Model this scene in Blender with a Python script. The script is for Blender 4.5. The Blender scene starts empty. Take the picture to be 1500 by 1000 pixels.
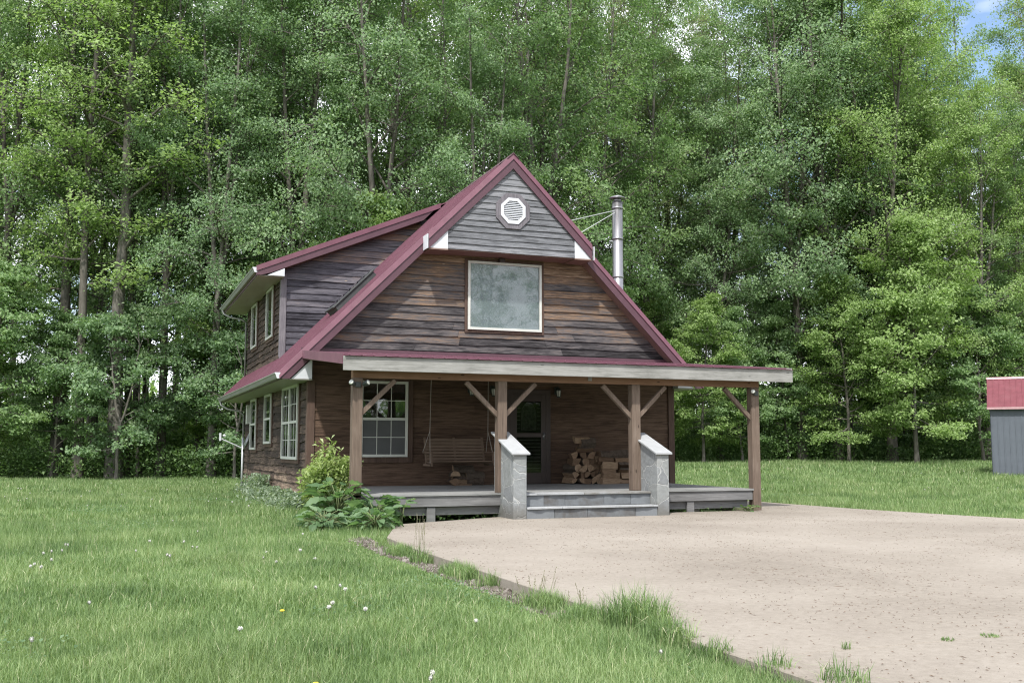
import bpy, math, random
import numpy as np
from mathutils import Vector, Matrix

scene = bpy.context.scene
COL = scene.collection
R = math.radians
PI = math.pi
rnd = random.Random(7)

# ------------------------------------------------------------------ camera frame
CAMH = 1.35
YAW, PITCH = R(21.335), R(5.9)
FX, FY = math.sin(YAW), math.cos(YAW)          # forward on the ground
RX, RY = math.cos(YAW), -math.sin(YAW)         # right on the ground
def gp(a, c):                                   # a metres right, c metres ahead -> world x, y
    return a * RX + c * FX, a * RY + c * FY
def ac(x, y):
    return x * RX + y * RY, x * FX + y * FY

def sstep(a, b, v):
    t = np.clip((v - a) / (b - a), 0, 1)
    return t * t * (3 - 2 * t)
def ground_z(x, y):
    x = np.asarray(x, float); y = np.asarray(y, float)
    a = x * RX + y * RY; c = x * FX + y * FY
    z = -0.055 + 0.62 * sstep(33, 62, c) * sstep(0, 10, a)
    z = z + 0.03 * np.sin(x * .35 + 1.3) * np.sin(y * .27) * sstep(6, 14, np.hypot(x, y))
    z = z - 0.075 * np.exp(-((x - 3.72) / .32) ** 2) * sstep(17, 14, y)
    near = sstep(0.1, 1.2, np.maximum.reduce([3.85 - x, y - 22.3, np.zeros_like(x)]))
    return z

# ------------------------------------------------------------------ tagging helpers
def tag(o, label=None, cat=None, group=None, kind=None):
    if label: o['label'] = label
    if cat: o['category'] = cat
    if group: o['group'] = group
    if kind: o['kind'] = kind
    return o
def empty(name, loc=(0, 0, 0), rz=0.0):
    o = bpy.data.objects.new(name, None); COL.objects.link(o)
    o.location = loc; o.rotation_euler = (0, 0, rz); o.empty_display_size = .2
    return o
def copy_tree(o, parent=None):
    c = o.copy(); COL.objects.link(c)
    if parent is not None: c.parent = parent
    for ch in list(o.children): copy_tree(ch, c)
    return c

class MB:
    def __init__(s): s.v = []; s.f = []; s.m = []
    def add(s, vs, fs, mi=0):
        b = len(s.v); s.v += [tuple(p) for p in vs]
        for f in fs: s.f.append(tuple(b + i for i in f)); s.m.append(mi)
        return s
    def box(s, x0, x1, y0, y1, z0, z1, mi=0):
        vs = [(x0,y0,z0),(x1,y0,z0),(x1,y1,z0),(x0,y1,z0),(x0,y0,z1),(x1,y0,z1),(x1,y1,z1),(x0,y1,z1)]
        return s.add(vs, [(0,3,2,1),(4,5,6,7),(0,1,5,4),(1,2,6,5),(2,3,7,6),(3,0,4,7)], mi)
    def xz(s, poly, y0, y1, mi=0):              # polygon in x-z, swept along y
        n = len(poly)
        area = sum(poly[i][0]*poly[(i+1)%n][1]-poly[(i+1)%n][0]*poly[i][1] for i in range(n))
        if area < 0: poly = poly[::-1]
        vs = [(x,y0,z) for x,z in poly] + [(x,y1,z) for x,z in poly]
        fs = [tuple(range(n)), tuple(range(2*n-1,n-1,-1))]
        fs += [(i, i+n, (i+1)%n+n, (i+1)%n) for i in range(n)]
        return s.add(vs, fs, mi)
    def yz(s, poly, x0, x1, mi=0):
        n = len(poly)
        area = sum(poly[i][0]*poly[(i+1)%n][1]-poly[(i+1)%n][0]*poly[i][1] for i in range(n))
        if area < 0: poly = poly[::-1]
        vs = [(x1,y,z) for y,z in poly] + [(x0,y,z) for y,z in poly]
        fs = [tuple(range(n)), tuple(range(2*n-1,n-1,-1))]
        fs += [(i, i+n, (i+1)%n+n, (i+1)%n) for i in range(n)]
        return s.add(vs, fs, mi)
    def bar(s, p, q, w, h, mi=0, up=(0,0,1)):
        p = Vector(p); q = Vector(q); d = (q-p).normalized(); u = Vector(up)
        a = d.cross(u).normalized(); b = a.cross(d).normalized()
        vs = [p+a*sx*w/2+b*sz*h/2 for sx,sz in ((-1,-1),(1,-1),(1,1),(-1,1))]
        vs += [v+(q-p) for v in vs[:4]]
        return s.add(vs, [(0,1,2,3),(7,6,5,4),(0,4,5,1),(1,5,6,2),(2,6,7,3),(3,7,4,0)], mi)
    def tube(s, pts, rad, n=8, mi=0, cap=True):
        v, f = tube_np(np.array(pts, float), np.array(rad if hasattr(rad,'__len__') else [rad]*len(pts), float), n)
        b = len(s.v); s.v += [tuple(p) for p in v]
        for q in f: s.f.append(tuple(int(b+i) for i in q)); s.m.append(mi)
        if cap:
            L = len(pts)
            s.f.append(tuple(b+i for i in range(n-1,-1,-1))); s.m.append(mi)
            s.f.append(tuple(b+(L-1)*n+i for i in range(n))); s.m.append(mi)
        return s
    def lathe(s, prof, c=(0,0,0), n=16, mi=0, mat=None):
        vs = []
        for r,z in prof:
            for k in range(n):
                a = 2*PI*k/n; p = Vector((r*math.cos(a), r*math.sin(a), z))
                if mat: p = mat @ p
                vs.append((p.x+c[0], p.y+c[1], p.z+c[2]))
        fs = []
        for i in range(len(prof)-1):
            for k in range(n):
                fs.append((i*n+k, i*n+(k+1)%n, (i+1)*n+(k+1)%n, (i+1)*n+k))
        fs.append(tuple(range(n-1,-1,-1))); fs.append(tuple((len(prof)-1)*n+k for k in range(n)))
        return s.add(vs, fs, mi)
    def build(s, name, mats, parent=None, bevel=0, smooth=False):
        me = bpy.data.meshes.new(name)
        me.from_pydata(s.v, [], s.f)
        if not isinstance(mats, (list, tuple)): mats = [mats]
        for m in mats: me.materials.append(m)
        if len(mats) > 1: me.polygons.foreach_set('material_index', s.m)
        if smooth: me.polygons.foreach_set('use_smooth', [True]*len(me.polygons))
        me.update()
        o = bpy.data.objects.new(name, me); COL.objects.link(o)
        if parent is not None: o.parent = parent
        if bevel:
            md = o.modifiers.new('bevel', 'BEVEL'); md.width = bevel; md.segments = 1; md.limit_method = 'ANGLE'
        return o

def tube_np(P, rad, n):
    T = np.gradient(P, axis=0); T /= np.linalg.norm(T, axis=1)[:, None] + 1e-9
    ref = np.array([1., 0, 0]) if abs(T[0][0]) < .8 else np.array([0, 1., 0])
    A = np.cross(T, ref); A /= np.linalg.norm(A, axis=1)[:, None] + 1e-9
    B = np.cross(T, A)
    th = np.arange(n) * 2 * PI / n
    V = P[:, None, :] + rad[:, None, None] * (np.cos(th)[None, :, None] * A[:, None, :] + np.sin(th)[None, :, None] * B[:, None, :])
    V = V.reshape(-1, 3); L = len(P)
    i = np.arange(L - 1)[:, None] * n; k = np.arange(n)[None, :]
    F = np.stack([i + k, i + (k + 1) % n, i + n + (k + 1) % n, i + n + k], -1).reshape(-1, 4)
    return V, F

def np_mesh(name, V, loops, sizes, mats, smooth=False, midx=None):
    me = bpy.data.meshes.new(name)
    me.vertices.add(len(V)); me.vertices.foreach_set('co', np.ascontiguousarray(V, dtype=np.float32).ravel())
    me.loops.add(len(loops)); me.loops.foreach_set('vertex_index', np.ascontiguousarray(loops, dtype=np.int32))
    me.polygons.add(len(sizes))
    st = np.concatenate([[0], np.cumsum(sizes)[:-1]]).astype(np.int32)
    me.polygons.foreach_set('loop_start', st)
    me.polygons.foreach_set('loop_total', np.ascontiguousarray(sizes, dtype=np.int32))
    for m in (mats if isinstance(mats, (list, tuple)) else [mats]): me.materials.append(m)
    if midx is not None: me.polygons.foreach_set('material_index', np.ascontiguousarray(midx, dtype=np.int32))
    me.polygons.foreach_set('use_smooth', np.full(len(sizes), bool(smooth)))
    me.update(calc_edges=True)
    return me
def obj_from(name, me, parent=None):
    o = bpy.data.objects.new(name, me); COL.objects.link(o)
    if parent is not None: o.parent = parent
    return o

# ------------------------------------------------------------------ materials
class NT:
    def __init__(s, name):
        s.m = bpy.data.materials.new(name); s.m.use_nodes = True
        s.t = s.m.node_tree; s.n = s.t.nodes; s.bsdf = s.n['Principled BSDF']; s.out = s.n['Material Output']
    def N(s, typ, **kw):
        nd = s.n.new(typ)
        for k, v in kw.items():
            if k.startswith('i_'):
                key = k[2:]; key = int(key) if key.isdigit() else key.replace('_', ' ')
                s.set(nd.inputs[key], v)
            else: setattr(nd, k, v)
        return nd
    def set(s, sock, v):
        if isinstance(v, bpy.types.NodeSocket): s.t.links.new(v, sock)
        elif isinstance(v, bpy.types.Node): s.t.links.new(v.outputs[0], sock)
        else: sock.default_value = v
    def coord(s, scale=(1,1,1), kind='Object'):
        tc = s.N('ShaderNodeTexCoord'); mp = s.N('ShaderNodeMapping'); s.t.links.new(tc.outputs[kind], mp.inputs[0])
        mp.inputs['Scale'].default_value = scale
        return mp.outputs[0]
    def noise(s, vec, scale, detail=3, rough=.55, dist=0):
        nd = s.N('ShaderNodeTexNoise'); nd.inputs['Scale'].default_value = scale; nd.inputs['Detail'].default_value = detail
        nd.inputs['Roughness'].default_value = rough; nd.inputs['Distortion'].default_value = dist
        if vec is not None: s.set(nd.inputs['Vector'], vec)
        return nd.outputs[0]
    def ramp(s, fac, stops, interp='LINEAR'):
        nd = s.N('ShaderNodeValToRGB'); nd.color_ramp.interpolation = interp
        e = nd.color_ramp.elements
        while len(e) < len(stops): e.new(.5)
        for k, (p, c) in enumerate(stops):
            e[k].position = p; e[k].color = (c[0], c[1], c[2], 1) if hasattr(c, '__len__') else (c, c, c, 1)
        s.set(nd.inputs[0], fac); return nd.outputs[0]
    def mix(s, fac, a, b, mode='MIX'):
        nd = s.N('ShaderNodeMix', data_type='RGBA', blend_type=mode)
        s.set(nd.inputs[0], fac)
        for sk, v in ((nd.inputs[6], a), (nd.inputs[7], b)):
            if isinstance(v, (tuple, list)) and len(v) == 3: v = (*v, 1)
            s.set(sk, v)
        return nd.outputs[2]
    def math(s, op, a, b=0.5, c=None):
        nd = s.N('ShaderNodeMath', operation=op); s.set(nd.inputs[0], a); s.set(nd.inputs[1], b)
        if c is not None: s.set(nd.inputs[2], c)
        return nd.outputs[0]
    def island(s): return s.N('ShaderNodeNewGeometry').outputs['Random Per Island']
    def objrand(s): return s.N('ShaderNodeObjectInfo').outputs['Random']
    def color(s, c): s.set(s.bsdf.inputs['Base Color'], (*c, 1) if isinstance(c, tuple) else c); return s
    def rough(s, r, spec=None):
        s.set(s.bsdf.inputs['Roughness'], r)
        if spec is not None: s.bsdf.inputs['Specular IOR Level'].default_value = spec
        return s
    def bump(s, h, st=.5, dist=.01):
        b = s.N('ShaderNodeBump'); b.inputs['Strength'].default_value = st; b.inputs['Distance'].default_value = dist
        s.set(b.inputs['Height'], h); s.t.links.new(b.outputs[0], s.bsdf.inputs['Normal']); return s

def wood_siding(name, stops, zgrey_or_sun=None, blotch=1.2, knots=True, vari=.27):
    t = NT(name)
    v = t.coord((.55, .55, 9)); g = t.noise(v, 3.2, 6, .65, .6)
    fine = t.noise(t.coord((2, 2, 60)), 3, 3, .6)
    b = t.noise(t.coord((.5, .5, 1.6)), blotch, 3, .6)
    isl = t.island()
    f = t.math('ADD', t.math('MULTIPLY', g, .55), t.math('MULTIPLY', b, .45))
    f = t.math('ADD', f, t.math('MULTIPLY', t.math('SUBTRACT', isl, .5), vari))
    f = t.math('ADD', f, t.math('MULTIPLY', t.math('SUBTRACT', fine, .5), .6))
    if zgrey_or_sun:
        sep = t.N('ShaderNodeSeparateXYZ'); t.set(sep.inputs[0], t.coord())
        zz = t.N('ShaderNodeMapRange'); zz.inputs['From Min'].default_value = zgrey_or_sun[0]; zz.inputs['From Max'].default_value = zgrey_or_sun[1]
        zz.inputs['To Min'].default_value = zgrey_or_sun[2]; zz.inputs['To Max'].default_value = zgrey_or_sun[3]
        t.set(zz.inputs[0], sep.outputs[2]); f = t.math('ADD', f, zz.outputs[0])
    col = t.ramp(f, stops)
    if knots:
        vo = t.N('ShaderNodeTexVoronoi'); t.set(vo.inputs['Vector'], t.coord((1, 1, 3.2))); vo.inputs['Scale'].default_value = 1.5
        kf = t.ramp(t.math('ADD', vo.outputs['Distance'], t.math('MULTIPLY', fine, .05)), [(.05, 1), (.10, 0)])
        sel = t.math('GREATER_THAN', t.N('ShaderNodeSeparateColor', i_0=vo.outputs['Color']).outputs[0], .72)
        col = t.mix(t.math('MULTIPLY', kf, sel), col, (.36, .29, .21))
    dark = t.ramp(g, [(.36, .45), (.55, 1)])
    col = t.mix(.7, col, dark, 'MULTIPLY')
    t.color(col).rough(.85, .2).bump(t.math('ADD', g, t.math('MULTIPLY', fine, .6)), .6, .012)
    return t.m
M = {}
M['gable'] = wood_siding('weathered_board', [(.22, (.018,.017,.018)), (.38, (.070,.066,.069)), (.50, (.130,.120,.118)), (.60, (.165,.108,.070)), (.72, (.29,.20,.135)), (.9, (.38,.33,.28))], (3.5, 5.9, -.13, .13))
M['bump'] = wood_siding('silver_grey_board', [(.2, (.08,.084,.09)), (.45, (.165,.172,.185)), (.65, (.235,.24,.255)), (.9, (.33,.33,.34))], knots=False, vari=.25)
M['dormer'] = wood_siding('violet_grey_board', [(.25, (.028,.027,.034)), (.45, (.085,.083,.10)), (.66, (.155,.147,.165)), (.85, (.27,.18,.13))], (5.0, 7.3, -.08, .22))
M['porchwall'] = wood_siding('dark_stained_board', [(.2, (.046,.030,.022)), (.5, (.105,.068,.048)), (.8, (.16,.11,.08))], knots=False, vari=.18)
M['side'] = wood_siding('rough_brown_board', [(.25, (.018,.014,.012)), (.45, (.055,.042,.036)), (.62, (.105,.076,.060)), (.82, (.30,.23,.17))], (.3, 1.2, .14, 0), vari=.2)  # lower boards painted lighter for sunlight at the foot of the wall
def plain_wood(name, c0, c1, c2, axis='z', knots=.4):
    t = NT(name)
    sc = {'x': (.7, 12, 12), 'y': (12, .7, 12), 'z': (12, 12, .7)}[axis]
    g = t.noise(t.coord(sc), 2.5, 5, .65, .8); b = t.noise(t.coord(), 1.3, 4, .6)
    f = t.math('ADD', t.math('MULTIPLY', g, .6), t.math('MULTIPLY', b, .4))
    col = t.ramp(f, [(.3, c0), (.5, c1), (.7, c2)])
    vo = t.N('ShaderNodeTexVoronoi'); t.set(vo.inputs['Vector'], t.coord({'x': (1,3,3), 'y': (3,1,3), 'z': (3,3,1)}[axis])); vo.inputs['Scale'].default_value = 2.2
    kf = t.ramp(vo.outputs['Distance'], [(.07, 1), (.11, 0)])
    col = t.mix(t.math('MULTIPLY', kf, knots), col, tuple(v * .3 for v in c0))
    t.color(col).rough(.8, .2).bump(g, .5, .008); return t.m
M['post'] = plain_wood('post_wood', (.082,.061,.047), (.138,.104,.081), (.20,.16,.128), 'z', .8)
M['beam'] = plain_wood('beam_wood', (.13,.075,.045), (.20,.12,.075), (.25,.165,.11), 'x', .9)
M['fascia'] = plain_wood('whitewashed_board', (.10,.10,.09), (.25,.25,.235), (.34,.34,.325), 'x', .5)
M['deckrim'] = plain_wood('grey_deck_board', (.09,.09,.09), (.16,.16,.16), (.23,.23,.23), 'x', .4)
M['deck'] = plain_wood('deck_floor_board', (.15,.155,.15), (.225,.23,.225), (.30,.30,.295), 'x', .1)
M['swing'] = plain_wood('swing_wood', (.085,.060,.045), (.145,.105,.078), (.21,.155,.115), 'x', .1)
M['trimwood'] = plain_wood('grey_corner_board', (.085,.08,.09), (.16,.15,.165), (.24,.225,.24), 'z', .2)
M['trimbrown'] = plain_wood('brown_trim', (.05,.034,.027), (.09,.06,.047), (.13,.09,.07), 'z', .2)
M['soffitwood'] = plain_wood('soffit_board', (.13,.09,.07), (.21,.15,.125), (.27,.20,.175), 'x', .1)
def simple(name, c, rough=.6, var=.12, scale=6, metal=0, spec=None, bump=0, stain=None, sc=(1,1,1)):
    t = NT(name); n = t.noise(t.coord(sc), scale, 4, .6)
    lo = tuple(v * (1 - var) for v in c); hi = tuple(min(1, v * (1 + var)) for v in c)
    col = t.ramp(n, [(.3, lo), (.7, hi)])
    if stain:
        s2 = t.ramp(t.noise(t.coord(sc), scale * .35, 5, .7), [(.5, 0), (.75, 1)])
        col = t.mix(t.math('MULTIPLY', s2, .6), col, stain)
    t.color(col).rough(rough, spec); t.bsdf.inputs['Metallic'].default_value = metal
    if bump: t.bump(n, bump, .004)
    return t.m
M['roof'] = simple('burgundy_roof_metal', (.145,.062,.086), .55, .14, 3.5, spec=.3, stain=(.17,.095,.11))
M['roofdark'] = simple('burgundy_trim_metal', (.085,.038,.052), .5, .12, 4, spec=.5)
M['shedroof'] = simple('red_roof_metal', (.15,.045,.056), .6, .12, 3, spec=.25, stain=(.18,.07,.08))
M['shedwall'] = simple('grey_wall_metal', (.10,.114,.135), .6, .07, 3, spec=.3)
M['white'] = simple('white_paint', (.54,.56,.59), .5, .06, 8)
M['frame'] = simple('vinyl_frame', (.52,.54,.50), .45, .06, 8, stain=(.5,.5,.44))
M['soffit'] = simple('pale_soffit', (.30,.295,.26), .6, .08, 3, stain=(.22,.22,.185), sc=(1,.3,1))
M['gutter'] = simple('gutter_metal', (.20,.21,.19), .5, .15, 2, stain=(.12,.13,.10), sc=(1,.4,6))
M['steel'] = simple('stove_pipe_steel', (.27,.27,.28), .38, .15, 3, metal=.85, stain=(.20,.19,.20), sc=(6,6,.6))
M['wire'] = simple('galvanised_wire', (.55,.56,.55), .45, .05, 5, metal=.5)
M['pole'] = simple('galvanised_pole', (.42,.44,.45), .5, .12, 4, metal=.3)
M['dark'] = simple('black_paint', (.02,.02,.022), .5, .2, 6)
M['doorwood'] = simple('dark_door_paint', (.035,.022,.019), .45, .2, 5)
M['lamp'] = simple('lantern_metal', (.03,.038,.036), .45, .2, 5)
M['bulb'] = simple('frosted_glass', (.55,.57,.52), .25, .05, 5)
M['skyl'] = simple('skylight_curb', (.04,.045,.045), .6, .25, 4, stain=(.09,.095,.09))
M['pane_backing'] = simple('window_shade', (.34,.365,.41), .8, .06, 1.2, stain=(.44,.47,.52))  # blue-grey tint and pale flecks painted in for sky reflections on the pane
M['sash_backing'] = simple('white_curtain', (.55,.60,.57), .8, .18, 2.2, sc=(1, 6, .3))
M['screen'] = simple('insect_screen', (.075,.080,.082), .7, .12, 3)
M['inside'] = simple('dark_room', (.02,.022,.02), .8, .3, 1)  # near-black stands for the unlit space behind panes and louvres
M['conc_f'] = simple('foundation_block', (.33,.30,.25), .9, .25, 5, bump=.4)
M['rope'] = simple('swing_chain', (.30,.27,.24), .6, .1, 9)
M['backing'] = simple('sheathing', (.03,.022,.018), .9, .2, 3)
# glass : mostly clear with a reflective coat
def glass(name, tint, k=.12, fm=1.0):
    t = NT(name)
    tr = t.N('ShaderNodeBsdfTransparent'); tr.inputs[0].default_value = (*tint, 1)
    gl = t.N('ShaderNodeBsdfGlossy'); gl.inputs['Roughness'].default_value = .02
    lw = t.N('ShaderNodeFresnel'); lw.inputs[0].default_value = 1.5
    n = t.noise(t.coord(), 3.0, 2); bp = t.N('ShaderNodeBump'); bp.inputs['Strength'].default_value = .04; bp.inputs['Distance'].default_value = .02
    t.set(bp.inputs['Height'], n); t.t.links.new(bp.outputs[0], gl.inputs['Normal'])
    mx = t.N('ShaderNodeMixShader'); t.set(mx.inputs[0], t.math('MULTIPLY_ADD', lw.outputs[0], fm, k))
    t.t.links.new(tr.outputs[0], mx.inputs[1]); t.t.links.new(gl.outputs[0], mx.inputs[2])
    t.t.links.new(mx.outputs[0], t.out.inputs[0]); return t.m
M['glass'] = glass('window_glass', (.86,.9,.88), .07)
M['coated'] = glass('coated_window_glass', (.9,.94,.92), .035, .5)
M['doorglass'] = glass('door_glass', (.6,.62,.6), .0, .6)
# stone
def stone():
    t = NT('pier_flagstone'); v = t.coord()
    wv = t.N('ShaderNodeTexNoise'); t.set(wv.inputs['Vector'], v); wv.inputs['Scale'].default_value = 2.5
    mv = t.N('ShaderNodeMix', data_type='VECTOR'); mv.inputs[0].default_value = .16; t.set(mv.inputs[4], v); t.set(mv.inputs[5], wv.outputs[1])
    vo = t.N('ShaderNodeTexVoronoi', feature='DISTANCE_TO_EDGE'); t.set(vo.inputs['Vector'], mv.outputs[1]); vo.inputs['Scale'].default_value = 3.1
    vc = t.N('ShaderNodeTexVoronoi'); t.set(vc.inputs['Vector'], mv.outputs[1]); vc.inputs['Scale'].default_value = 3.1
    r0 = t.N('ShaderNodeSeparateColor', i_0=vc.outputs['Color']).outputs[0]
    base = t.ramp(r0, [(.0, (.185,.195,.20)), (.4, (.24,.255,.26)), (.7, (.215,.228,.225)), (1, (.265,.275,.27))])
    n = t.noise(v, 9, 5, .65)
    base = t.mix(.6, base, t.ramp(n, [(.3, .75), (.7, 1.15)]), 'MULTIPLY')
    mort = t.ramp(t.math('ADD', vo.outputs[0], t.math('MULTIPLY', t.math('SUBTRACT', n, .5), .02)), [(.008, .85), (.018, 0)])
    col = t.mix(mort, base, (.37,.38,.37))
    sep = t.N('ShaderNodeSeparateXYZ'); t.set(sep.inputs[0], v)
    dirt = t.ramp(t.math('ADD', sep.outputs[2], t.math('MULTIPLY', t.math('SUBTRACT', t.noise(v, 4, 5, .7), .5), .5)), [(.05, .75), (.34, 0)])
    col = t.mix(dirt, col, (.12,.115,.10))
    t.color(col).rough(.75, .3).bump(t.math('ADD', t.math('MULTIPLY', mort, -.5), n), .8, .02); return t.m
M['stone'] = stone()
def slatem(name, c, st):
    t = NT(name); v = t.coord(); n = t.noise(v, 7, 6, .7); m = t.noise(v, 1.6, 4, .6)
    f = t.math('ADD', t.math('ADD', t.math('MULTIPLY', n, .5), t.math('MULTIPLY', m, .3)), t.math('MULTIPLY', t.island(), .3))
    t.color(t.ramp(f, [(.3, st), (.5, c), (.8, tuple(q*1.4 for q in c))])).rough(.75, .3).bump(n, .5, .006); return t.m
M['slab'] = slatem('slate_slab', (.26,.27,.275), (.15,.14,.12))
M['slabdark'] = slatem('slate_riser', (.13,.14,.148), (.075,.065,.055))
def concrete():
    t = NT('driveway_concrete'); v = t.coord()
    a = t.noise(v, .35, 4, .6); b = t.noise(v, 14, 6, .75); c = t.noise(v, 95, 3, .7)
    f = t.math('ADD', t.math('MULTIPLY', a, .4), t.math('ADD', t.math('MULTIPLY', b, .35), t.math('MULTIPLY', c, .25)))
    col = t.ramp(f, [(.38, (.172,.150,.124)), (.50, (.240,.214,.180)), (.62, (.295,.267,.230))])
    st = t.ramp(t.noise(v, 1.1, 6, .72), [(.53, 0), (.72, 1)])
    col = t.mix(t.math('MULTIPLY', st, .38), col, (.20,.175,.15))
    sp = t.ramp(t.noise(v, 42, 2, .5), [(.66, 0), (.70, 1)])
    col = t.mix(t.math('MULTIPLY', sp, .55), col, (.13,.11,.09))
    t.color(col).rough(.9, .2).bump(t.math('ADD', b, c), .5, .006); return t.m
M['conc'] = concrete()
def ground_mat():
    t = NT('lawn_soil'); v = t.coord()
    n = t.noise(v, .5, 5, .6); m = t.noise(v, 18, 4, .7); f = t.math('ADD', t.math('MULTIPLY', n, .5), t.math('MULTIPLY', m, .5))
    t.color(t.ramp(f, [(.35, (.06,.09,.03)), (.5, (.10,.15,.05)), (.65, (.15,.19,.08))])).rough(.95, .1); return t.m
M['soil'] = ground_mat()
def leafy(name, lo, mid, hi, trans=.45, rough=.5, oshift=.25, per=.55, yellow=None):
    t = NT(name)
    f = t.math('ADD', t.math('MULTIPLY', t.island(), per), t.math('MULTIPLY', t.math('SUBTRACT', t.objrand(), .5), oshift))
    f = t.math('ADD', f, (1 - per) * .5)
    col = t.ramp(f, [(.1, lo), (.5, mid), (.9, hi)])
    if yellow is not None:
        yf = t.ramp(t.noise(t.coord(), .28, 2), [(.5, 0), (.72, 1)])
        col = t.mix(t.math('MULTIPLY', yf, .6), col, yellow)
    t.color(col).rough(.45, .35)
    tl = t.N('ShaderNodeBsdfTranslucent'); t.set(tl.inputs[0], t.mix(1, col, (1.15, 1.28, .72), 'MULTIPLY'))
    mx = t.N('ShaderNodeMixShader'); mx.inputs[0].default_value = trans
    t.t.links.new(t.bsdf.outputs[0], mx.inputs[1]); t.t.links.new(tl.outputs[0], mx.inputs[2]); t.t.links.new(mx.outputs[0], t.out.inputs[0])
    return t.m
M['leafA'] = leafy('maple_leaf', (.10,.175,.072), (.185,.29,.125), (.32,.44,.22), yellow=(.25,.34,.13))
M['leafB'] = leafy('silver_leaf', (.11,.185,.095), (.20,.305,.155), (.34,.45,.26))
M['leafC'] = leafy('lime_leaf', (.145,.225,.07), (.25,.36,.125), (.40,.52,.23))
M['leafD'] = leafy('early_leaf', (.17,.20,.09), (.26,.30,.14), (.36,.40,.21))
M['leafU'] = leafy('undergrowth_leaf', (.06,.115,.045), (.12,.205,.075), (.21,.31,.12))
M['leafS'] = leafy('shrub_leaf', (.17,.24,.075), (.29,.37,.14), (.47,.52,.28), oshift=0)
M['leafK'] = leafy('broad_leaf', (.08,.145,.065), (.135,.225,.11), (.25,.34,.20), oshift=0)
M['leafG'] = leafy('silver_ground_leaf', (.12,.18,.11), (.24,.31,.22), (.42,.48,.38), oshift=0)
def grass_mat():
    t = NT('grass_blade'); v = t.coord()
    isl = t.island(); a = t.noise(v, .55, 3, .55); b = t.noise(v, 2.6, 2)
    f = t.math('ADD', t.math('MULTIPLY', isl, .42), t.math('ADD', t.math('MULTIPLY', t.math('SUBTRACT', a, .25), .75), t.math('MULTIPLY', t.math('SUBTRACT', b, .25), .4)))
    col = t.ramp(f, [(.2, (.066,.118,.044)), (.42, (.135,.213,.082)), (.62, (.215,.308,.125)), (.82, (.38,.45,.245))])
    dry = t.math('GREATER_THAN', isl, .965)
    col = t.mix(dry, col, (.50,.50,.33))
    pat = t.ramp(t.noise(v, .22, 3), [(.52, 0), (.70, 1)])
    col = t.mix(t.math('MULTIPLY', pat, .4), col, (.27,.33,.155))
    t.color(col).rough(.5, .25)
    tl = t.N('ShaderNodeBsdfTranslucent'); t.set(tl.inputs[0], t.mix(1, col, (1.2, 1.3, .6), 'MULTIPLY'))
    mx = t.N('ShaderNodeMixShader'); mx.inputs[0].default_value = .3
    t.t.links.new(t.bsdf.outputs[0], mx.inputs[1]); t.t.links.new(tl.outputs[0], mx.inputs[2]); t.t.links.new(mx.outputs[0], t.out.inputs[0])
    return t.m
M['grass'] = grass_mat()
def bark(name, c0, c1):
    t = NT(name); n = t.noise(t.coord((5, 5, .9)), 3, 5, .7, .5); g = t.noise(t.coord(), .8, 3)
    col = t.ramp(t.math('ADD', t.math('MULTIPLY', n, .7), t.math('MULTIPLY', g, .3)), [(.35, c0), (.65, c1)])
    col = t.mix(t.math('MULTIPLY', t.objrand(), .45), col, (.09,.08,.065))
    t.color(col).rough(.9, .15).bump(n, .6, .03); return t.m
M['bark'] = bark('grey_bark', (.075,.068,.058), (.20,.19,.17))
M['stem'] = simple('plant_stem', (.12,.15,.06), .7, .2, 8)
M['puff'] = simple('seed_head', (.50,.50,.46), .9, .05, 30)
M['yellow'] = simple('dandelion_yellow', (.75,.55,.03), .7, .08, 30)
M['twig'] = simple('dry_twig', (.11,.075,.05), .9, .3, 9)
M['seedstalk'] = simple('seeding_stalk', (.20,.19,.12), .8, .25, 9)
def gravelm():
    t = NT('gravel_stone'); t.color(t.ramp(t.island(), [(0, (.045,.038,.03)), (.5, (.11,.095,.08)), (1, (.22,.20,.18))])).rough(.9, .2); return t.m
M['gravel'] = gravelm()
def cutm():
    t = NT('split_wood'); n = t.noise(t.coord((3, 20, 20)), 2, 4, .6)
    f = t.math('ADD', t.math('MULTIPLY', n, .6), t.math('MULTIPLY', t.objrand(), .4))
    t.color(t.ramp(f, [(.25, (.09,.058,.038)), (.5, (.18,.12,.078)), (.75, (.33,.24,.16))])).rough(.85, .2); return t.m
M['cut'] = cutm()
M['logbark'] = bark('log_bark', (.045,.034,.026), (.13,.10,.08))

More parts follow.
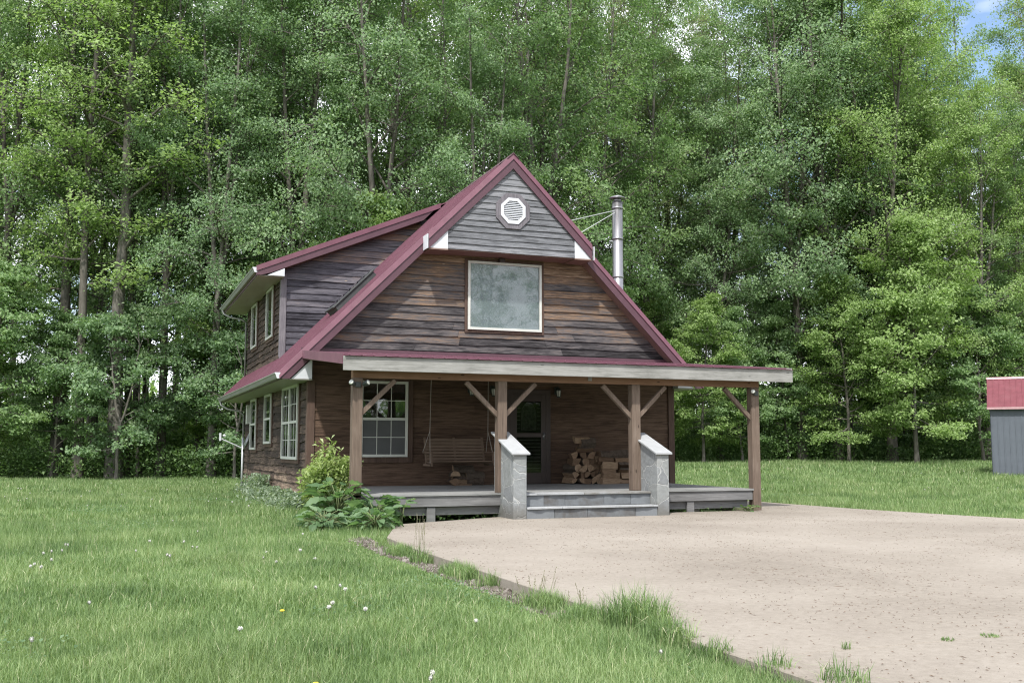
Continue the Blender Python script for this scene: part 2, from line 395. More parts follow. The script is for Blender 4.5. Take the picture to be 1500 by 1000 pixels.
# ------------------------------------------------------------------ clapboard wall
def siding(name, mat, parent, org, axis, nrm, edges, z0, z1, exp, wave=.006, lip=.03, seed=0, seglen=3.6):
    """org: point; axis/nrm: 'x'/'y' unit vectors; edges(z)->(u0,u1); wavy lapped boards"""
    rg = random.Random(seed); V = []; L = []; S = []
    ax = np.array(axis, float); nn = np.array(nrm, float); og = np.array(org, float); up = np.array([0, 0, 1.])
    z = z0
    while z < z1 - .02:
        e = exp * rg.uniform(.93, 1.07); zt = min(z + e + .02, z1 + .0)
        uL0, uR0 = edges(z); uL1, uR1 = edges(min(zt, z1))
        if uR0 - uL0 < .08:
            z += e; continue
        if uR1 < uL1: uL1 = uR1 = (uL1 + uR1) / 2
        cuts = [0.]; Lw = uR0 - uL0
        while (1 - cuts[-1]) * Lw > seglen * 1.3: cuts.append(cuts[-1] + rg.uniform(.6, 1.15) * seglen / Lw)
        cuts.append(1.)
        for a, b in zip(cuts[:-1], cuts[1:]):
            n = max(2, int((b - a) * Lw / .22)); ph = rg.uniform(0, 9); am = wave * rg.uniform(.4, 1.6); dl = lip * rg.uniform(.8, 1.25)
            gap = .002 / Lw; base = len(V)
            for i in range(n + 1):
                s = a + gap + (b - a - 2 * gap) * i / n
                w = am * (math.sin(s * Lw * 2.1 + ph) + .6 * math.sin(s * Lw * 5.3 + ph * 2) + rg.uniform(-.4, .4))
                wd = rg.uniform(-.2, .2) * am
                ub = uL0 + (uR0 - uL0) * s; ut = uL1 + (uR1 - uL1) * s
                V += [og + ax * ub + up * (z + w) - nn * .0, og + ax * ub + up * (z + w) + nn * (dl + wd), og + ax * ut + up * zt + nn * .004, og + ax * ut + up * zt]
            for i in range(n):
                p = base + 4 * i; q = p + 4
                for fa in ((p, q, q + 1, p + 1), (p + 1, q + 1, q + 2, p + 2), (p + 2, q + 2, q + 3, p + 3)):
                    L += fa; S.append(4)
            L += (base, base + 1, base + 2, base + 3); S.append(4)
            k = base + 4 * n; L += (k + 3, k + 2, k + 1, k); S.append(4)
        z += e
    me = np_mesh(name, np.array(V), np.array(L), np.array(S), mat)
    me.update()
    return obj_from(name, me, parent)

# ================================================================== HOUSE
XL, XR, YWF, YWB, RX0, RZ0 = 4.17, 13.55, 23.3, 35.0, 8.86, 8.43
house = tag(empty('log_cabin_house', (0, 0, 0)), 'weathered board sided cabin with burgundy metal roof and deep front porch', 'house')
def roofz(x): return RZ0 - abs(x - RX0)
# foundation + inner body
MB().box(XL+.05, XR-.05, YWF+.05, YWB-.05, -.25, .34).build('foundation', M['conc_f'], house)
b = MB()
b.xz([(XL,.34),(XR,.34),(XR,3.55),(RX0,RZ0-.2),(XL,3.55)], YWF, YWB)
b.xz([(XL,3.4),(XL,5.95),(8.0,7.6),(8.0,7.3)], 27.7, YWB)
b.xz([(6.95,6.02),(10.77,6.02),(RX0,7.95)], 22.66, YWF-.002)
b.build('wall', M['backing'], house)
# sidings
def ledge(z):   # gable extents at height z
    w = max(0., RZ0 - .3 - z); return max(XL, RX0 - w), min(XR, RX0 + w)
siding('porch_siding', M['porchwall'], house, (0, YWF, 0), (1,0,0), (0,-1,0), lambda z: (XL, XR), .34, 3.3, .185, .002, .017, 1, 4.5)
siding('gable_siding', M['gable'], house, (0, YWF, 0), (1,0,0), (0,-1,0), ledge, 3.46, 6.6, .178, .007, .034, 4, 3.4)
def bedge(z):
    w = max(0., RZ0 - .22 - z); return max(7.2, RX0 - w), min(10.5, RX0 + w)
siding('gable_bump_siding', M['bump'], house, (0, 22.66, 0), (1,0,0), (0,-1,0), bedge, 5.99, 8.2, .150, .004, .028, 5, 3.2)
siding('side_siding', M['side'], house, (XL, 0, 0), (0,-1,0), (-1,0,0), lambda z: (-YWB, -YWF), .30, 2.95, .195, .011, .036, 6, 3.0)
siding('dormer_side_siding', M['side'], house, (XL, 0, 0), (0,-1,0), (-1,0,0), lambda z: (-YWB, -27.7), 3.72, 5.95, .185, .011, .036, 7, 3.0)
def dedge(z):   # dormer front cheek, between main roof (rises right) and dormer roof
    x1 = z + .45; x0 = XL if z < 6.2 else 3.436 + (z - 6.108 + .26) / .418
    return x0, max(x0, x1)
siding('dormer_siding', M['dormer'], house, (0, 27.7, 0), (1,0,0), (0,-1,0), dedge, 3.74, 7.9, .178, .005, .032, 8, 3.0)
b = MB(); b.box(XL-.05, XL+.12, YWF-.05, YWF, .3, 2.9); b.box(XL-.05, XL, YWF, YWF+.14, .3, 2.9)
b.build('corner_board', M['trimbrown'], house, .004)
MB().box(XR-.12, XR+.05, YWF-.05, YWF+.1, .3, 3.3).build('corner_board', M['trimbrown'], house, .004)
b = MB(); b.box(XL-.05, XL+.11, 27.65, 27.7, 3.7, 6.0); b.box(XL-.05, XL, 27.7, 27.82, 3.76, 5.93)
b.build('corner_board', M['trimwood'], house, .004)
# right side siding, back
siding('side_siding', M['side'], house, (XR, 0, 0), (0,1,0), (1,0,0), lambda z: (YWF, YWB), .30, 2.95, .195, .01, .03, 9, 3.0)

# main roof sheets (with ribs)
def slope_sheet(mb, side, x_in, x_out, y0, y1, th=.03, ribs=True):
    n = (-side*.7071, 0, .7071) if False else None
    s = side
    def P(x, y, h): return (x + s*h*.7071, y, roofz(x) + h*.7071)
    def slab(ya, yb, h0, h1, xi, xo):
        vs = [P(xi,ya,h0),P(xo,ya,h0),P(xo,yb,h0),P(xi,yb,h0),P(xi,ya,h1),P(xo,ya,h1),P(xo,yb,h1),P(xi,yb,h1)]
        fs = [(0,1,2,3),(7,6,5,4),(4,5,1,0),(5,6,2,1),(6,7,3,2),(7,4,0,3)]
        if s < 0: fs = [f[::-1] for f in fs]
        mb.add(vs, fs)
    slab(y0, y1, -th, 0, x_in, x_out)
    if ribs:
        y = y0 + .2
        while y < y1 - .05: slab(y, y + .035, .0005, .02, x_in, x_out); y += .2286
b = MB()
slope_sheet(b, -1, RX0, 3.43, 22.95, 35.9)
slope_sheet(b, 1, RX0, 14.29, 22.95, 35.9)
slope_sheet(b, -1, RX0, 6.74, 22.6, 22.95, ribs=False)
slope_sheet(b, 1, RX0, 10.98, 22.6, 22.95, ribs=False)
b.build('roof', M['roof'], house)
# dormer roof
dz = lambda x: 6.108 + (x - 3.436) * .418
b = MB(); b.xz([(3.42, dz(3.42)), (8.7, dz(8.7)), (8.7, dz(8.7)-.03), (3.42, dz(3.42)-.03)], 27.35, 35.9)
y = 27.55
while y < 35.8:
    b.xz([(3.42, dz(3.42)+.0005), (8.65, dz(8.65)+.0005), (8.65, dz(8.65)+.02), (3.42, dz(3.42)+.02)], y, y+.035); y += .2286
b.build('dormer_roof', M['roof'], house)
# ridge cap
MB().xz([(RX0-.16, RZ0-.13), (RX0, RZ0+.035), (RX0+.16, RZ0-.13), (RX0, RZ0+.005)], 22.57, 35.95).build('ridge_cap', M['roofdark'], house)
# rake trims : upper light tier, lower recessed tier
def rake(side, x_in, x_out, yf, cut):
    s = side
    f = lambda x: RX0 + s * (x)
    a, c = x_in, x_out         # distances from the ridge
    z = lambda d: RZ0 - d
    up = MB(); T = [(f(a), z(a)+.028), (f(c), z(c)+.028)]; B_ = [(f(a), z(a)-.13), (f(c), z(c)-.13)]
    vs = [(T[0][0], yf-.005, T[0][1]), (T[1][0], yf-.005, T[1][1]), (B_[1][0], yf-.035, B_[1][1]), (B_[0][0], yf-.035, B_[0][1])]
    vs += [(T[0][0], yf+.14, T[0][1]), (T[1][0], yf+.14, T[1][1]), (B_[1][0], yf+.0, B_[1][1]), (B_[0][0], yf+.0, B_[0][1])]
    fs = [(0,3,2,1),(4,5,6,7),(0,1,5,4),(3,7,6,2),(1,2,6,5),(0,4,7,3)]
    up.add(vs, [q[::-1] for q in fs] if s < 0 else fs)
    up.build('rake_trim', M['roof'], house)
    d2 = RZ0 - .36 - cut        # distance where lower edge meets the cut height
    lo = MB()
    poly = [(f(a), z(a)-.13), (f(c), z(c)-.13)]
    if z(c) - .36 < cut: poly += [(f(c), cut), (f(min(d2, c)), cut)]
    else: poly += [(f(c), z(c)-.36)]
    poly += [(f(a), z(a)-.36)]
    lo.xz(poly, yf-.012, yf+.012)
    lo.build('rake_fascia', M['roofdark'], house)
rake(-1, 0, 2.12, 22.6, 5.98); rake(1, 0, 2.10, 22.6, 5.98)
rake(-1, 1.9, 5.43, 22.95, 2.87); rake(1, 1.9, 5.43, 22.95, 2.87)
# rake soffits
for s in (-1, 1):
    f = lambda d: RX0 + s * d; b = MB()
    b.xz([(f(2.0), RZ0-2.0-.30), (f(5.1), RZ0-5.1-.30), (f(5.1), RZ0-5.1-.34), (f(2.0), RZ0-2.0-.34)], 22.965, YWF); b.build('rake_soffit', M['soffitwood'], house)
# bump soffit boards and returns
b = MB()
y = 22.66
while y < YWF - .06: b.box(7.22, 10.5, y, y + .09, 5.972, 5.99); y += .095
b.build('bump_soffit', M['soffitwood'], house)
for s in (-1, 1):
    f = lambda d: RX0 + s * d
    MB().xz([(f(2.10), 5.985), (f(1.64), 5.985), (f(1.64), 6.42)], 22.618, 22.655).build('rake_return', M['white'], house)
    MB().xz([(f(2.10), 5.95), (f(1.64), 5.95), (f(1.64), 5.983), (f(2.10), 5.983)], 22.61, YWF-.03).build('return_soffit', M['soffitwood'], house)
    x = f(2.135); MB().box(min(x, x+s*.02)-.0, max(x, x+s*.02), 22.57, 22.94, 5.96, 6.30).build('rake_end_cap', M['white'], house)
    b = MB(); b.xz([(f(5.16), 2.875), (f(4.70), 2.875), (f(4.70), 3.33)], 22.975, YWF-.06); b.build('eave_return', M['white'], house)
# eave soffit, fascia, gutter
for s in (-1, 1):
    x0, x1 = sorted((RX0+s*5.36, RX0+s*4.69)); b = MB(); y = 22.97
    while y < 35.85: b.box(x0, x1, y, min(y+.296, 35.88), 2.852, 2.868); y += .30
    b.build('eave_soffit', M['soffit'], house)
def gutter(x, y0, y1, zt, name='gutter'):
    b = MB(); z = zt
    prof = [(x, z-.13), (x-.07, z-.13), (x-.085, z-.10), (x-.10, z-.05), (x-.12, z-.02), (x-.12, z), (x-.108, z), (x-.108, z-.02), (x-.09, z-.05), (x-.075, z-.095), (x-.06, z-.118), (x, z-.118)]
    b.xz(prof, y0+.004, y1-.004)
    o = b.build(name, M['gutter'], house)
    for y in (y0, y1-.004):
        c = MB(); c.xz([(x, z-.132), (x-.072, z-.132), (x-.10, z-.05), (x-.122, z-.02), (x-.122, z+.002), (x, z+.002)], y, y+.004)
        c.build('end_cap', M['white'], o)
MB().box(3.455, 3.478, 22.96, 35.88, 2.855, 3.0).build('eave_fascia', M['roofdark'], house)
MB().box(3.455, 3.478, 27.36, 35.88, 5.885, 6.07).build('eave_fascia', M['roofdark'], house)
gutter(3.452, 22.93, 35.92, 3.0); gutter(3.452, 27.33, 35.92, 6.08)
# dormer rake trims
b = MB(); b.xz([(3.43, dz(3.43)+.02), (8.5, dz(8.5)+.02), (8.5, dz(8.5)-.12), (3.43, dz(3.43)-.12)], 27.315, 27.35); b.build('rake_trim', M['roof'], house)
b = MB(); b.xz([(3.43, dz(3.43)-.12), (8.3, dz(8.3)-.12), (8.0, dz(8.0)-.30), (3.80, dz(3.8)-.30), (3.55, 5.885), (3.43, 5.885)], 27.338, 27.36); b.build('rake_fascia', M['roofdark'], house)
MB().xz([(3.72, 5.89), (4.17, 5.89), (4.17, 6.10)], 27.345, 27.66).build('eave_return', M['white'], house)
MB().xz([(4.2, dz(4.2)-.28), (7.9, dz(7.9)-.28), (7.9, dz(7.9)-.31), (4.2, dz(4.2)-.31)], 27.37, 27.69).build('rake_soffit', M['trimbrown'], house)
b = MB(); y = 27.38
while y < 35.85: b.box(3.48, XL-.001, y, min(y+.296, 35.88), 5.872, 5.888); y += .30
b.build('eave_soffit', M['soffit'], house)
# back gable closure
MB().xz([(XL, .3), (XR, .3), (XR, 3.5), (RX0, 8.1), (XL, 3.5)], YWB, YWB+.02).build('back_siding', M['side'], house)
# skylight curb on the left slope
def on_left(x, y, h): return (x - h*.7071, y, roofz(x) + h*.7071)
def slope_box(mb, xa, xb, ya, yb, h0, h1, mi=0):
    vs = [on_left(xa,ya,h0),on_left(xb,ya,h0),on_left(xb,yb,h0),on_left(xa,yb,h0),on_left(xa,ya,h1),on_left(xb,ya,h1),on_left(xb,yb,h1),on_left(xa,yb,h1)]
    mb.add(vs, [(0,3,2,1),(4,5,6,7),(0,1,5,4),(1,2,6,5),(2,3,7,6),(3,0,4,7)], mi)
b = MB(); slope_box(b, 5.1, 6.05, 24.75, 25.75, .004, .13); sk = b.build('skylight', M['skyl'], house, .01)
b = MB(); slope_box(b, 5.07, 6.08, 24.72, 25.78, .132, .175); b.build('frame', M['skyl'], sk, .008)
b = MB(); slope_box(b, 5.14, 6.0, 24.80, 25.70, .177, .182); b.build('pane', M['glass'], sk)

# windows ------------------------------------------------------------
def window_front(x0, x1, z0, z1, yw, cols, rows, upper, lower, fw=.055, trim=None, trimw=.1, double=True, mun=True, gl='glass'):
    o = empty('window', (0, 0, 0)); o.parent = house
    yo = yw - .062
    if trim:
        b = MB(); t = trimw
        b.box(x0-t, x0, yo+.005, yo+.06, z0-t, z1+t); b.box(x1, x1+t, yo+.005, yo+.06, z0-t, z1+t)
        b.box(x0, x1, yo+.007, yo+.06, z1, z1+t); b.box(x0, x1, yo+.007, yo+.06, z0-t, z0)
        b.build('trim', trim, o, .003)
    b = MB(); b.box(x0, x0+fw, yo-.03, yo+.03, z0, z1); b.box(x1-fw, x1, yo-.03, yo+.03, z0, z1)
    b.box(x0+fw, x1-fw, yo-.028, yo+.03, z1-fw, z1); b.box(x0+fw, x1-fw, yo-.028, yo+.03, z0, z0+fw)
    b.build('frame', M['frame'], o, .003)
    zm = (z0+z1)/2
    if double: MB().box(x0+fw, x1-fw, yo-.022, yo+.02, zm-.03, zm+.03).build('meeting_rail', M['frame'], o, .003)
    b = MB()
    if mun:
        halves = ((z0+fw, zm-.03), (zm+.03, z1-fw)) if double else ((z0+fw, z1-fw),)
        for a, c in halves:
            for i in range(1, cols): xx = x0+fw+(x1-x0-2*fw)*i/cols; b.box(xx-.008, xx+.008, yo-.005, yo+.006, a, c)
            for i in range(1, rows): zz = a+(c-a)*i/rows; b.box(x0+fw, x1-fw, yo-.006, yo+.004, zz-.008, zz+.008)
        b.build('muntin', M['frame'], o)
    MB().box(x0+fw, x1-fw, yo+.008, yo+.012, zm if double else z0+fw, z1-fw).build('pane', M[gl], o)
    MB().box(x0+fw, x1-fw, yo+.014, yo+.02, zm if double else z0+fw, z1-fw).build('pane_backing', M[upper], o)  # with the dark material this sheet stands for the unlit room
    if double:
        if lower == 'screen': MB().box(x0+fw, x1-fw, yo+.002, yo+.004, z0+fw, zm-.03).build('screen', M['screen'], o)
        else:
            MB().box(x0+fw, x1-fw, yo+.008, yo+.012, z0+fw, zm).build('pane', M['glass'], o)
            MB().box(x0+fw, x1-fw, yo+.014, yo+.02, z0+fw, zm).build('sash_backing', M[lower], o)
    return o
window_front(7.93, 9.86, 4.18, 5.86, YWF, 1, 1, 'pane_backing', None, .06, M['trimbrown'], .07, False, False, gl='coated')
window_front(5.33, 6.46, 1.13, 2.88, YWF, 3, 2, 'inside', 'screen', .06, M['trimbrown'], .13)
def window_side(y0, y1, z0, z1, xw, cols, rows, units=1, fw=.05, lower='sash_backing', double=True):
    o = empty('window', (0, 0, 0)); o.parent = house
    xo = xw - .066
    b = MB(); t = .09
    b.box(xo+.005, xo+.06, y0-t, y0, z0-t, z1+t); b.box(xo+.005, xo+.06, y1, y1+t, z0-t, z1+t)
    b.box(xo+.007, xo+.06, y0, y1, z1, z1+t); b.box(xo+.007, xo+.06, y0, y1, z0-t, z0); b.build('trim', M['trimbrown'], o, .003)
    fr = MB(); mu = MB(); W = (y1-y0)/units; zm = (z0+z1)/2; up = MB(); lo = MB(); gl = MB(); ml = MB()
    for k in range(units):
        a = y0+k*W; c = a+W
        fr.box(xo-.03, xo+.03, a, a+fw, z0, z1); fr.box(xo-.03, xo+.03, c-fw, c, z0, z1)
        fr.box(xo-.028, xo+.03, a+fw, c-fw, z1-fw, z1); fr.box(xo-.028, xo+.03, a+fw, c-fw, z0, z0+fw)
        if double: ml.box(xo-.022, xo+.02, a+fw, c-fw, zm-.03, zm+.03)
        for (p, q) in (((z0+fw, zm-.03), (zm+.03, z1-fw)) if double else ((z0+fw, z1-fw),)):
            for i in range(1, cols): yy = a+fw+(W-2*fw)*i/cols; mu.box(xo-.005, xo+.006, yy-.008, yy+.008, p, q)
            for i in range(1, rows): zz = p+(q-p)*i/rows; mu.box(xo-.006, xo+.004, a+fw, c-fw, zz-.008, zz+.008)
        gl.box(xo+.008, xo+.012, a+fw, c-fw, z0+fw, z1-fw)
        up.box(xo+.016, xo+.022, a+fw, c-fw, zm, z1-fw); lo.box(xo+.016, xo+.022, a+fw, c-fw, z0+fw, zm)
    fr.build('frame', M['frame'], o, .003)
    if double: ml.build('meeting_rail', M['frame'], o)
    if mu.v: mu.build('muntin', M['frame'], o)
    gl.build('pane', M['glass'], o); up.build('pane_backing', M['inside'], o); lo.build('sash_backing', M[lower], o)  # dark sheets stand for the unlit room behind the glass
window_side(24.4, 26.75, 1.06, 2.86, XL, 2, 2, 2, .07)
window_side(28.75, 30.05, 1.45, 2.84, XL, 1, 1, 1, .07)
window_side(31.9, 33.2, 1.28, 2.84, XL, 1, 1, 1, .07, 'screen')
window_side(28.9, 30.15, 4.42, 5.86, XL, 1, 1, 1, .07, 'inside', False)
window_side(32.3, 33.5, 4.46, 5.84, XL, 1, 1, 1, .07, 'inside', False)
# octagonal gable vent
b = MB(); cx, cz, yv = 8.86, 7.02, 22.66-.02
def ring(mb, r0, r1, y0, y1, mi=0):
    for k in range(8):
        a0 = PI/8+k*PI/4; a1 = a0+PI/4
        q = [(cx+r0*math.cos(a0), cz+r0*math.sin(a0)), (cx+r1*math.cos(a0), cz+r1*math.sin(a0)), (cx+r1*math.cos(a1), cz+r1*math.sin(a1)), (cx+r0*math.cos(a1), cz+r0*math.sin(a1))]
        mb.xz(q, y0, y1, mi)
ring(b, .345, .47, yv-.035, yv); gv = b.build('gable_vent', M['trimwood'], house, .003)
b = MB(); ring(b, .262, .344, yv-.055, yv); b.build('frame', M['white'], gv, .003)
b = MB(); b.xz([(cx+.265*math.cos(PI/8+k*PI/4), cz+.265*math.sin(PI/8+k*PI/4)) for k in range(8)], yv-.006, yv)
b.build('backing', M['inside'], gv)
b = MB()
for k in range(11):
    z = cz-.235+k*.044; h = .262*math.cos(PI/8); w = min(h, h+.0) if abs(z+.01-cz) < .10 else .262*math.cos(PI/8)-(abs(z+.01-cz)-.10)*1.0
    b.add([(cx-w, yv-.045, z), (cx+w, yv-.045, z), (cx+w, yv-.008, z+.035), (cx-w, yv-.008, z+.035), (cx-w, yv-.045, z-.006), (cx+w, yv-.045, z-.006), (cx+w, yv-.008, z+.029), (cx-w, yv-.008, z+.029)],
          [(0,1,2,3), (7,6,5,4), (4,5,1,0), (3,2,6,7), (0,3,7,4), (1,5,6,2)])
b.build('louvre', M['white'], gv)
# camera-less floodlight bracket under the bump
MB().box(8.72, 8.86, YWF-.16, YWF-.035, 5.86, 5.95).build('soffit_bracket', M['doorwood'], house)
# door ------------------------------------------------------------------
dr = empty('door'); dr.parent = house
x0, x1, z0, z1, yd = 9.08, 9.98, .475, 2.64, YWF-.03
b = MB(); b.box(x0-.12, x0, yd-.03, yd+.02, z0, z1+.12); b.box(x1, x1+.12, yd-.03, yd+.02, z0, z1+.12); b.box(x0, x1, yd-.028, yd+.02, z1, z1+.12)
b.build('frame', M['doorwood'], dr, .004)
MB().box(x0+.02, x1-.02, yd+.008, yd+.016, z0, z1).build('leaf', M['doorwood'], dr)
b = MB(); b.box(x0, x0+.13, yd-.02, yd+.004, z0, z1); b.box(x1-.13, x1, yd-.02, yd+.004, z0, z1)
for a, c in ((z0, z0+.26), (1.60, 1.70), (z1-.17, z1)): b.box(x0+.13, x1-.13, yd-.018, yd+.004, a, c)
b.build('storm_frame', M['doorwood'], dr, .004)
MB().box(x0+.13, x1-.13, yd-.004, yd-.001, z0+.26, z1-.17).build('pane', M['doorglass'], dr)
b = MB()                                             # leaded arch light
cxa, wa = (x0+x1)/2, .20
for k in range(16):
    a0, a1 = PI*k/16, PI*(k+1)/16; q = []
    for r, a in ((1, a0), (.93, a0), (.93, a1), (1, a1)): q.append((cxa+wa*r*math.cos(a), 2.12+.33*r*math.sin(a)))
    b.xz(q, yd+.004, yd+.0075)
b.box(cxa-wa, cxa-wa+.014, yd+.004, yd+.0075, 1.78, 2.12); b.box(cxa+wa-.014, cxa+wa, yd+.004, yd+.0075, 1.78, 2.12); b.box(cxa-wa, cxa+wa, yd+.004, yd+.0075, 1.77, 1.784)
for k in range(9):
    b.box(x0+.14, x1-.14, yd+.0045, yd+.0072, .84+k*.085, .858+k*.085)
for k in range(6): b.box(x0+.14, cxa-wa-.02, yd+.0045, yd+.0072, 1.8+k*.1, 1.82+k*.1); b.box(cxa+wa+.02, x1-.14, yd+.0045, yd+.0072, 1.8+k*.1, 1.82+k*.1)
b.build('leaded_light', simple('leaded_light', (.30,.30,.27), .5, .3, 12), dr)
b = MB(); b.xz([(cxa+wa*.92*math.cos(PI*k/12), 2.12+.31*math.sin(PI*k/12)) for k in range(13)]+[(cxa-wa*.92, 1.785), (cxa+wa*.92, 1.785)], yd+.005, yd+.007)
b.build('arch_glass', simple('textured_glass', (.20,.205,.18), .5, .8, 20), dr)  # pale mottle painted in for broken reflections on the door glass
b = MB(); b.lathe([(.0,0),(.022,.004),(.026,.03),(.018,.05),(.0,.055)], (x1-.065, yd-.03, 1.66), 12, 0, Matrix.Rotation(R(90), 4, 'X')); b.box(x1-.085, x1-.045, yd-.026, yd-.018, 1.54, 1.72)
b.build('handle', M['steel'], dr, 0, True)

# porch -----------------------------------------------------------------
YP = 18.9
DZ = .465
deck = MB(); x = 4.15; rg = random.Random(3)
y = 18.9
while y < YWF-.05: deck.box(4.15, 12.99, y, min(y+.134, YWF-.035), DZ-.035+rg.uniform(-.002,.002), DZ+rg.uniform(-.002,.002)); y += .14
dk = deck.build('porch_deck', M['deck'], house)
MB().box(4.16, 12.98, 18.93, 18.97, .225, DZ-.04).build('rim_board', M['deckrim'], dk, .005)
MB().box(4.16, 4.2, 18.975, 23.26, .225, DZ-.04).build('rim_board', M['deckrim'], dk, .005)
MB().box(12.94, 12.98, 18.975, 23.26, .225, DZ-.04).build('rim_board', M['deckrim'], dk, .005)
MB().box(4.25, 12.9, 19.02, 19.06, .06, .218).build('lower_board', M['deckrim'], dk, .005)
for xx in (5.75, 11.45): MB().box(xx-.085, xx+.085, 18.955, 19.0, -.1, .215).build('deck_support', M['deckrim'], dk, .005)
b = MB()
for xx in (4.5, 6.5, 8.5, 10.5, 12.6): MB().box(xx-.07, xx+.07, 20.6, 20.74, -.15, .42).build('pier_block', M['conc_f'], dk)
# posts with braces
def bracep(mb, xa, za, xb, zb, y, w=.085): mb.bar((xa, y, za), (xb, y, zb), .085, w, 0, (0, 1, 0))
for k, (xc, sides) in enumerate(((4.285, (1,)), (7.185, (-1, 1)), (10.155, (-1, 1)), (13.085, (-1,)))):
    zb = -.06 if k in (0, 3) else DZ+.002
    p = MB().box(xc-.097, xc+.097, YP, YP+.19, zb, 2.65).build('porch_post', M['post'], house, .008)
    for s in sides:
        bb = MB(); bracep(bb, xc+s*.05, 1.95, xc+s*.735, 2.62, YP+.095); bb.build('brace', M['post'], p, .004)
MB().box(4.19, 13.19, YP+.0, YP+.19, 2.652, 2.83).build('porch_beam', M['beam'], house, .006)
# porch roof : metal sheet rising to the wall
pz = lambda y: 3.045 + (y - 18.57) * (3.52 - 3.045) / (YWF - 18.57)
b = MB(); b.yz([(18.56, pz(18.56)), (YWF-.03, pz(YWF-.03)), (YWF-.03, pz(YWF-.03)-.012), (18.56, pz(18.56)-.012)], 3.96, 13.84)
x = 4.02
while x < 13.8:
    b.yz([(18.555, pz(18.555)+.0008), (YWF-.04, pz(YWF-.04)+.0008), (YWF-.04, pz(YWF-.04)+.022), (18.555, pz(18.555)+.022)], x, x+.04); x += .2286
pr = b.build('porch_roof', M['roof'], house)
MB().box(3.955, 13.845, YWF-.07, YWF-.036, pz(YWF)-.01, pz(YWF)+.085).build('flashing', M['roofdark'], pr)
# fascia
MB().box(3.94, 13.86, 18.60, 18.642, 2.762, 3.028).build('porch_fascia', M['fascia'], house, .005)
b = MB(); b.yz([(18.645, pz(18.645)+.024), (YWF-.03, pz(YWF-.03)+.024), (YWF-.03, pz(YWF-.03)-.15), (18.645, pz(18.645)-.17)], 3.93, 3.956); b.build('rake_trim', M['roof'], pr)
b = MB(); b.yz([(18.645, pz(18.645)+.024), (YWF-.03, pz(YWF-.03)+.024), (YWF-.03, pz(YWF-.03)-.15), (18.645, pz(18.645)-.17)], 13.85, 13.875); b.build('rake_trim', M['fascia'], pr)
b = MB(); x = 4.05
while x < 13.8:
    b.yz([(18.645, pz(18.645)-.02), (YWF-.04, pz(YWF-.04)-.02), (YWF-.04, pz(YWF-.04)-.16), (18.645, pz(18.645)-.16)], x, x+.04); x += .61
b.build('rafter', M['beam'], pr)
MB().yz([(18.66, pz(18.66)-.162), (YWF-.04, pz(YWF-.04)-.162), (YWF-.04, pz(YWF-.04)-.175), (18.66, pz(18.66)-.175)], 3.98, 13.8).build('porch_ceiling', M['soffitwood'], pr)
MB().box(9.05, 9.13, 18.93-.05, 18.9, 2.70, 2.86).build('beam_cleat', M['fascia'], house)
# downspout
b = MB(); b.tube([(3.40, 35.6, 2.88), (3.42, 35.55, 2.76), (3.6, 35.3, 2.62), (3.95, 35.02, 2.54), (4.10, 34.97, 2.42), (4.10, 34.97, .1)], .034, 8); b.build('downspout', M['gutter'], house, 0, True)
b = MB(); b.tube([(3.40, 35.6, 5.96), (3.42, 35.55, 5.84), (3.6, 35.3, 5.7), (3.95, 35.02, 5.6), (4.10, 34.97, 5.5), (4.10, 34.97, 3.7)], .034, 8); b.build('downspout', M['gutter'], house, 0, True)
# electric meter conduit
MB().box(4.05, 4.13, 33.7, 34.0, 2.1, 2.7).build('meter_box', M['frame'], house)
# stove pipe
sp = empty('stove_pipe', (14.46, 28, 0)); sp.parent = house
MB().lathe([(.165, 1.2), (.165, 8.96)], (0, 0, 0), 24).build('pipe', M['steel'], sp, 0, True)
for z in (3.4, 5.35, 6.55, 7.75, 8.72): MB().lathe([(.166, z), (.182, z+.01), (.182, z+.06), (.166, z+.07)], (0, 0, 0), 24).build('band', M['steel'], sp, 0, True)
b = MB(); b.lathe([(.12, 8.96), (.12, 9.06)], (0, 0, 0), 20); b.lathe([(.26, 9.06), (.255, 9.085), (.12, 9.15), (.0, 9.165)], (0, 0, 0), 24); b.build('cap', M['steel'], sp, 0, True)
b = MB()
for tgt, z in (((10.35-14.46, 23.4-28, 6.99), 8.66), ((10.7-14.46, 23.2-28, 6.62), 8.60)): b.tube([(-.12, -.1, z), tgt], .013, 6)
b.build('guy_wire', M['wire'], sp)
MB().box(-.95, -.1, -.06, .06, 2.9, 2.98).build('wall_bracket', M['steel'], sp)

# ------------------------------------------------------------------ stone steps
steps = tag(empty('stone_steps', (0, 0, 0)), 'flagstone clad steps between two sloping-capped stone piers', 'steps')
YS = 18.22
for k, x0 in enumerate((7.15, 10.245)):
    w = .27
    p = MB().yz([(YS, -.06), (19.28, -.06), (19.28, 1.60), (YS, 1.22)], x0, x0+w).build('side_pier', M['stone'], steps, .012)
    MB().yz([(YS-.05, 1.205), (19.33, 1.625), (19.33, 1.665), (YS-.05, 1.245)], x0-.055, x0+w+.055).build('cap', M['slab'], p, .006)
def blocks(name, y0, y1, z0, z1, mat, cuts, jit, seed):
    rg = random.Random(seed); b = MB(); xs = [7.422]+cuts+[10.243]
    for xa, xb in zip(xs[:-1], xs[1:]):
        n = max(2, int((xb-xa)/.09)); fr = [(xa+.003+(xb-xa-.006)*i/n, y0+rg.uniform(-jit, jit)) for i in range(n+1)]
        poly = fr+[(xb-.003, y1), (xa+.003, y1)]; m = len(poly)
        dz_ = rg.uniform(-.003, .003)
        b.add([(x, y, z0) for x, y in poly]+[(x, y, z1+dz_) for x, y in poly], [tuple(range(m-1, -1, -1)), tuple(range(m, 2*m))]+[(i, (i+1) % m, (i+1) % m+m, i+m) for i in range(m)])
    b.build(name, mat, steps, .004)
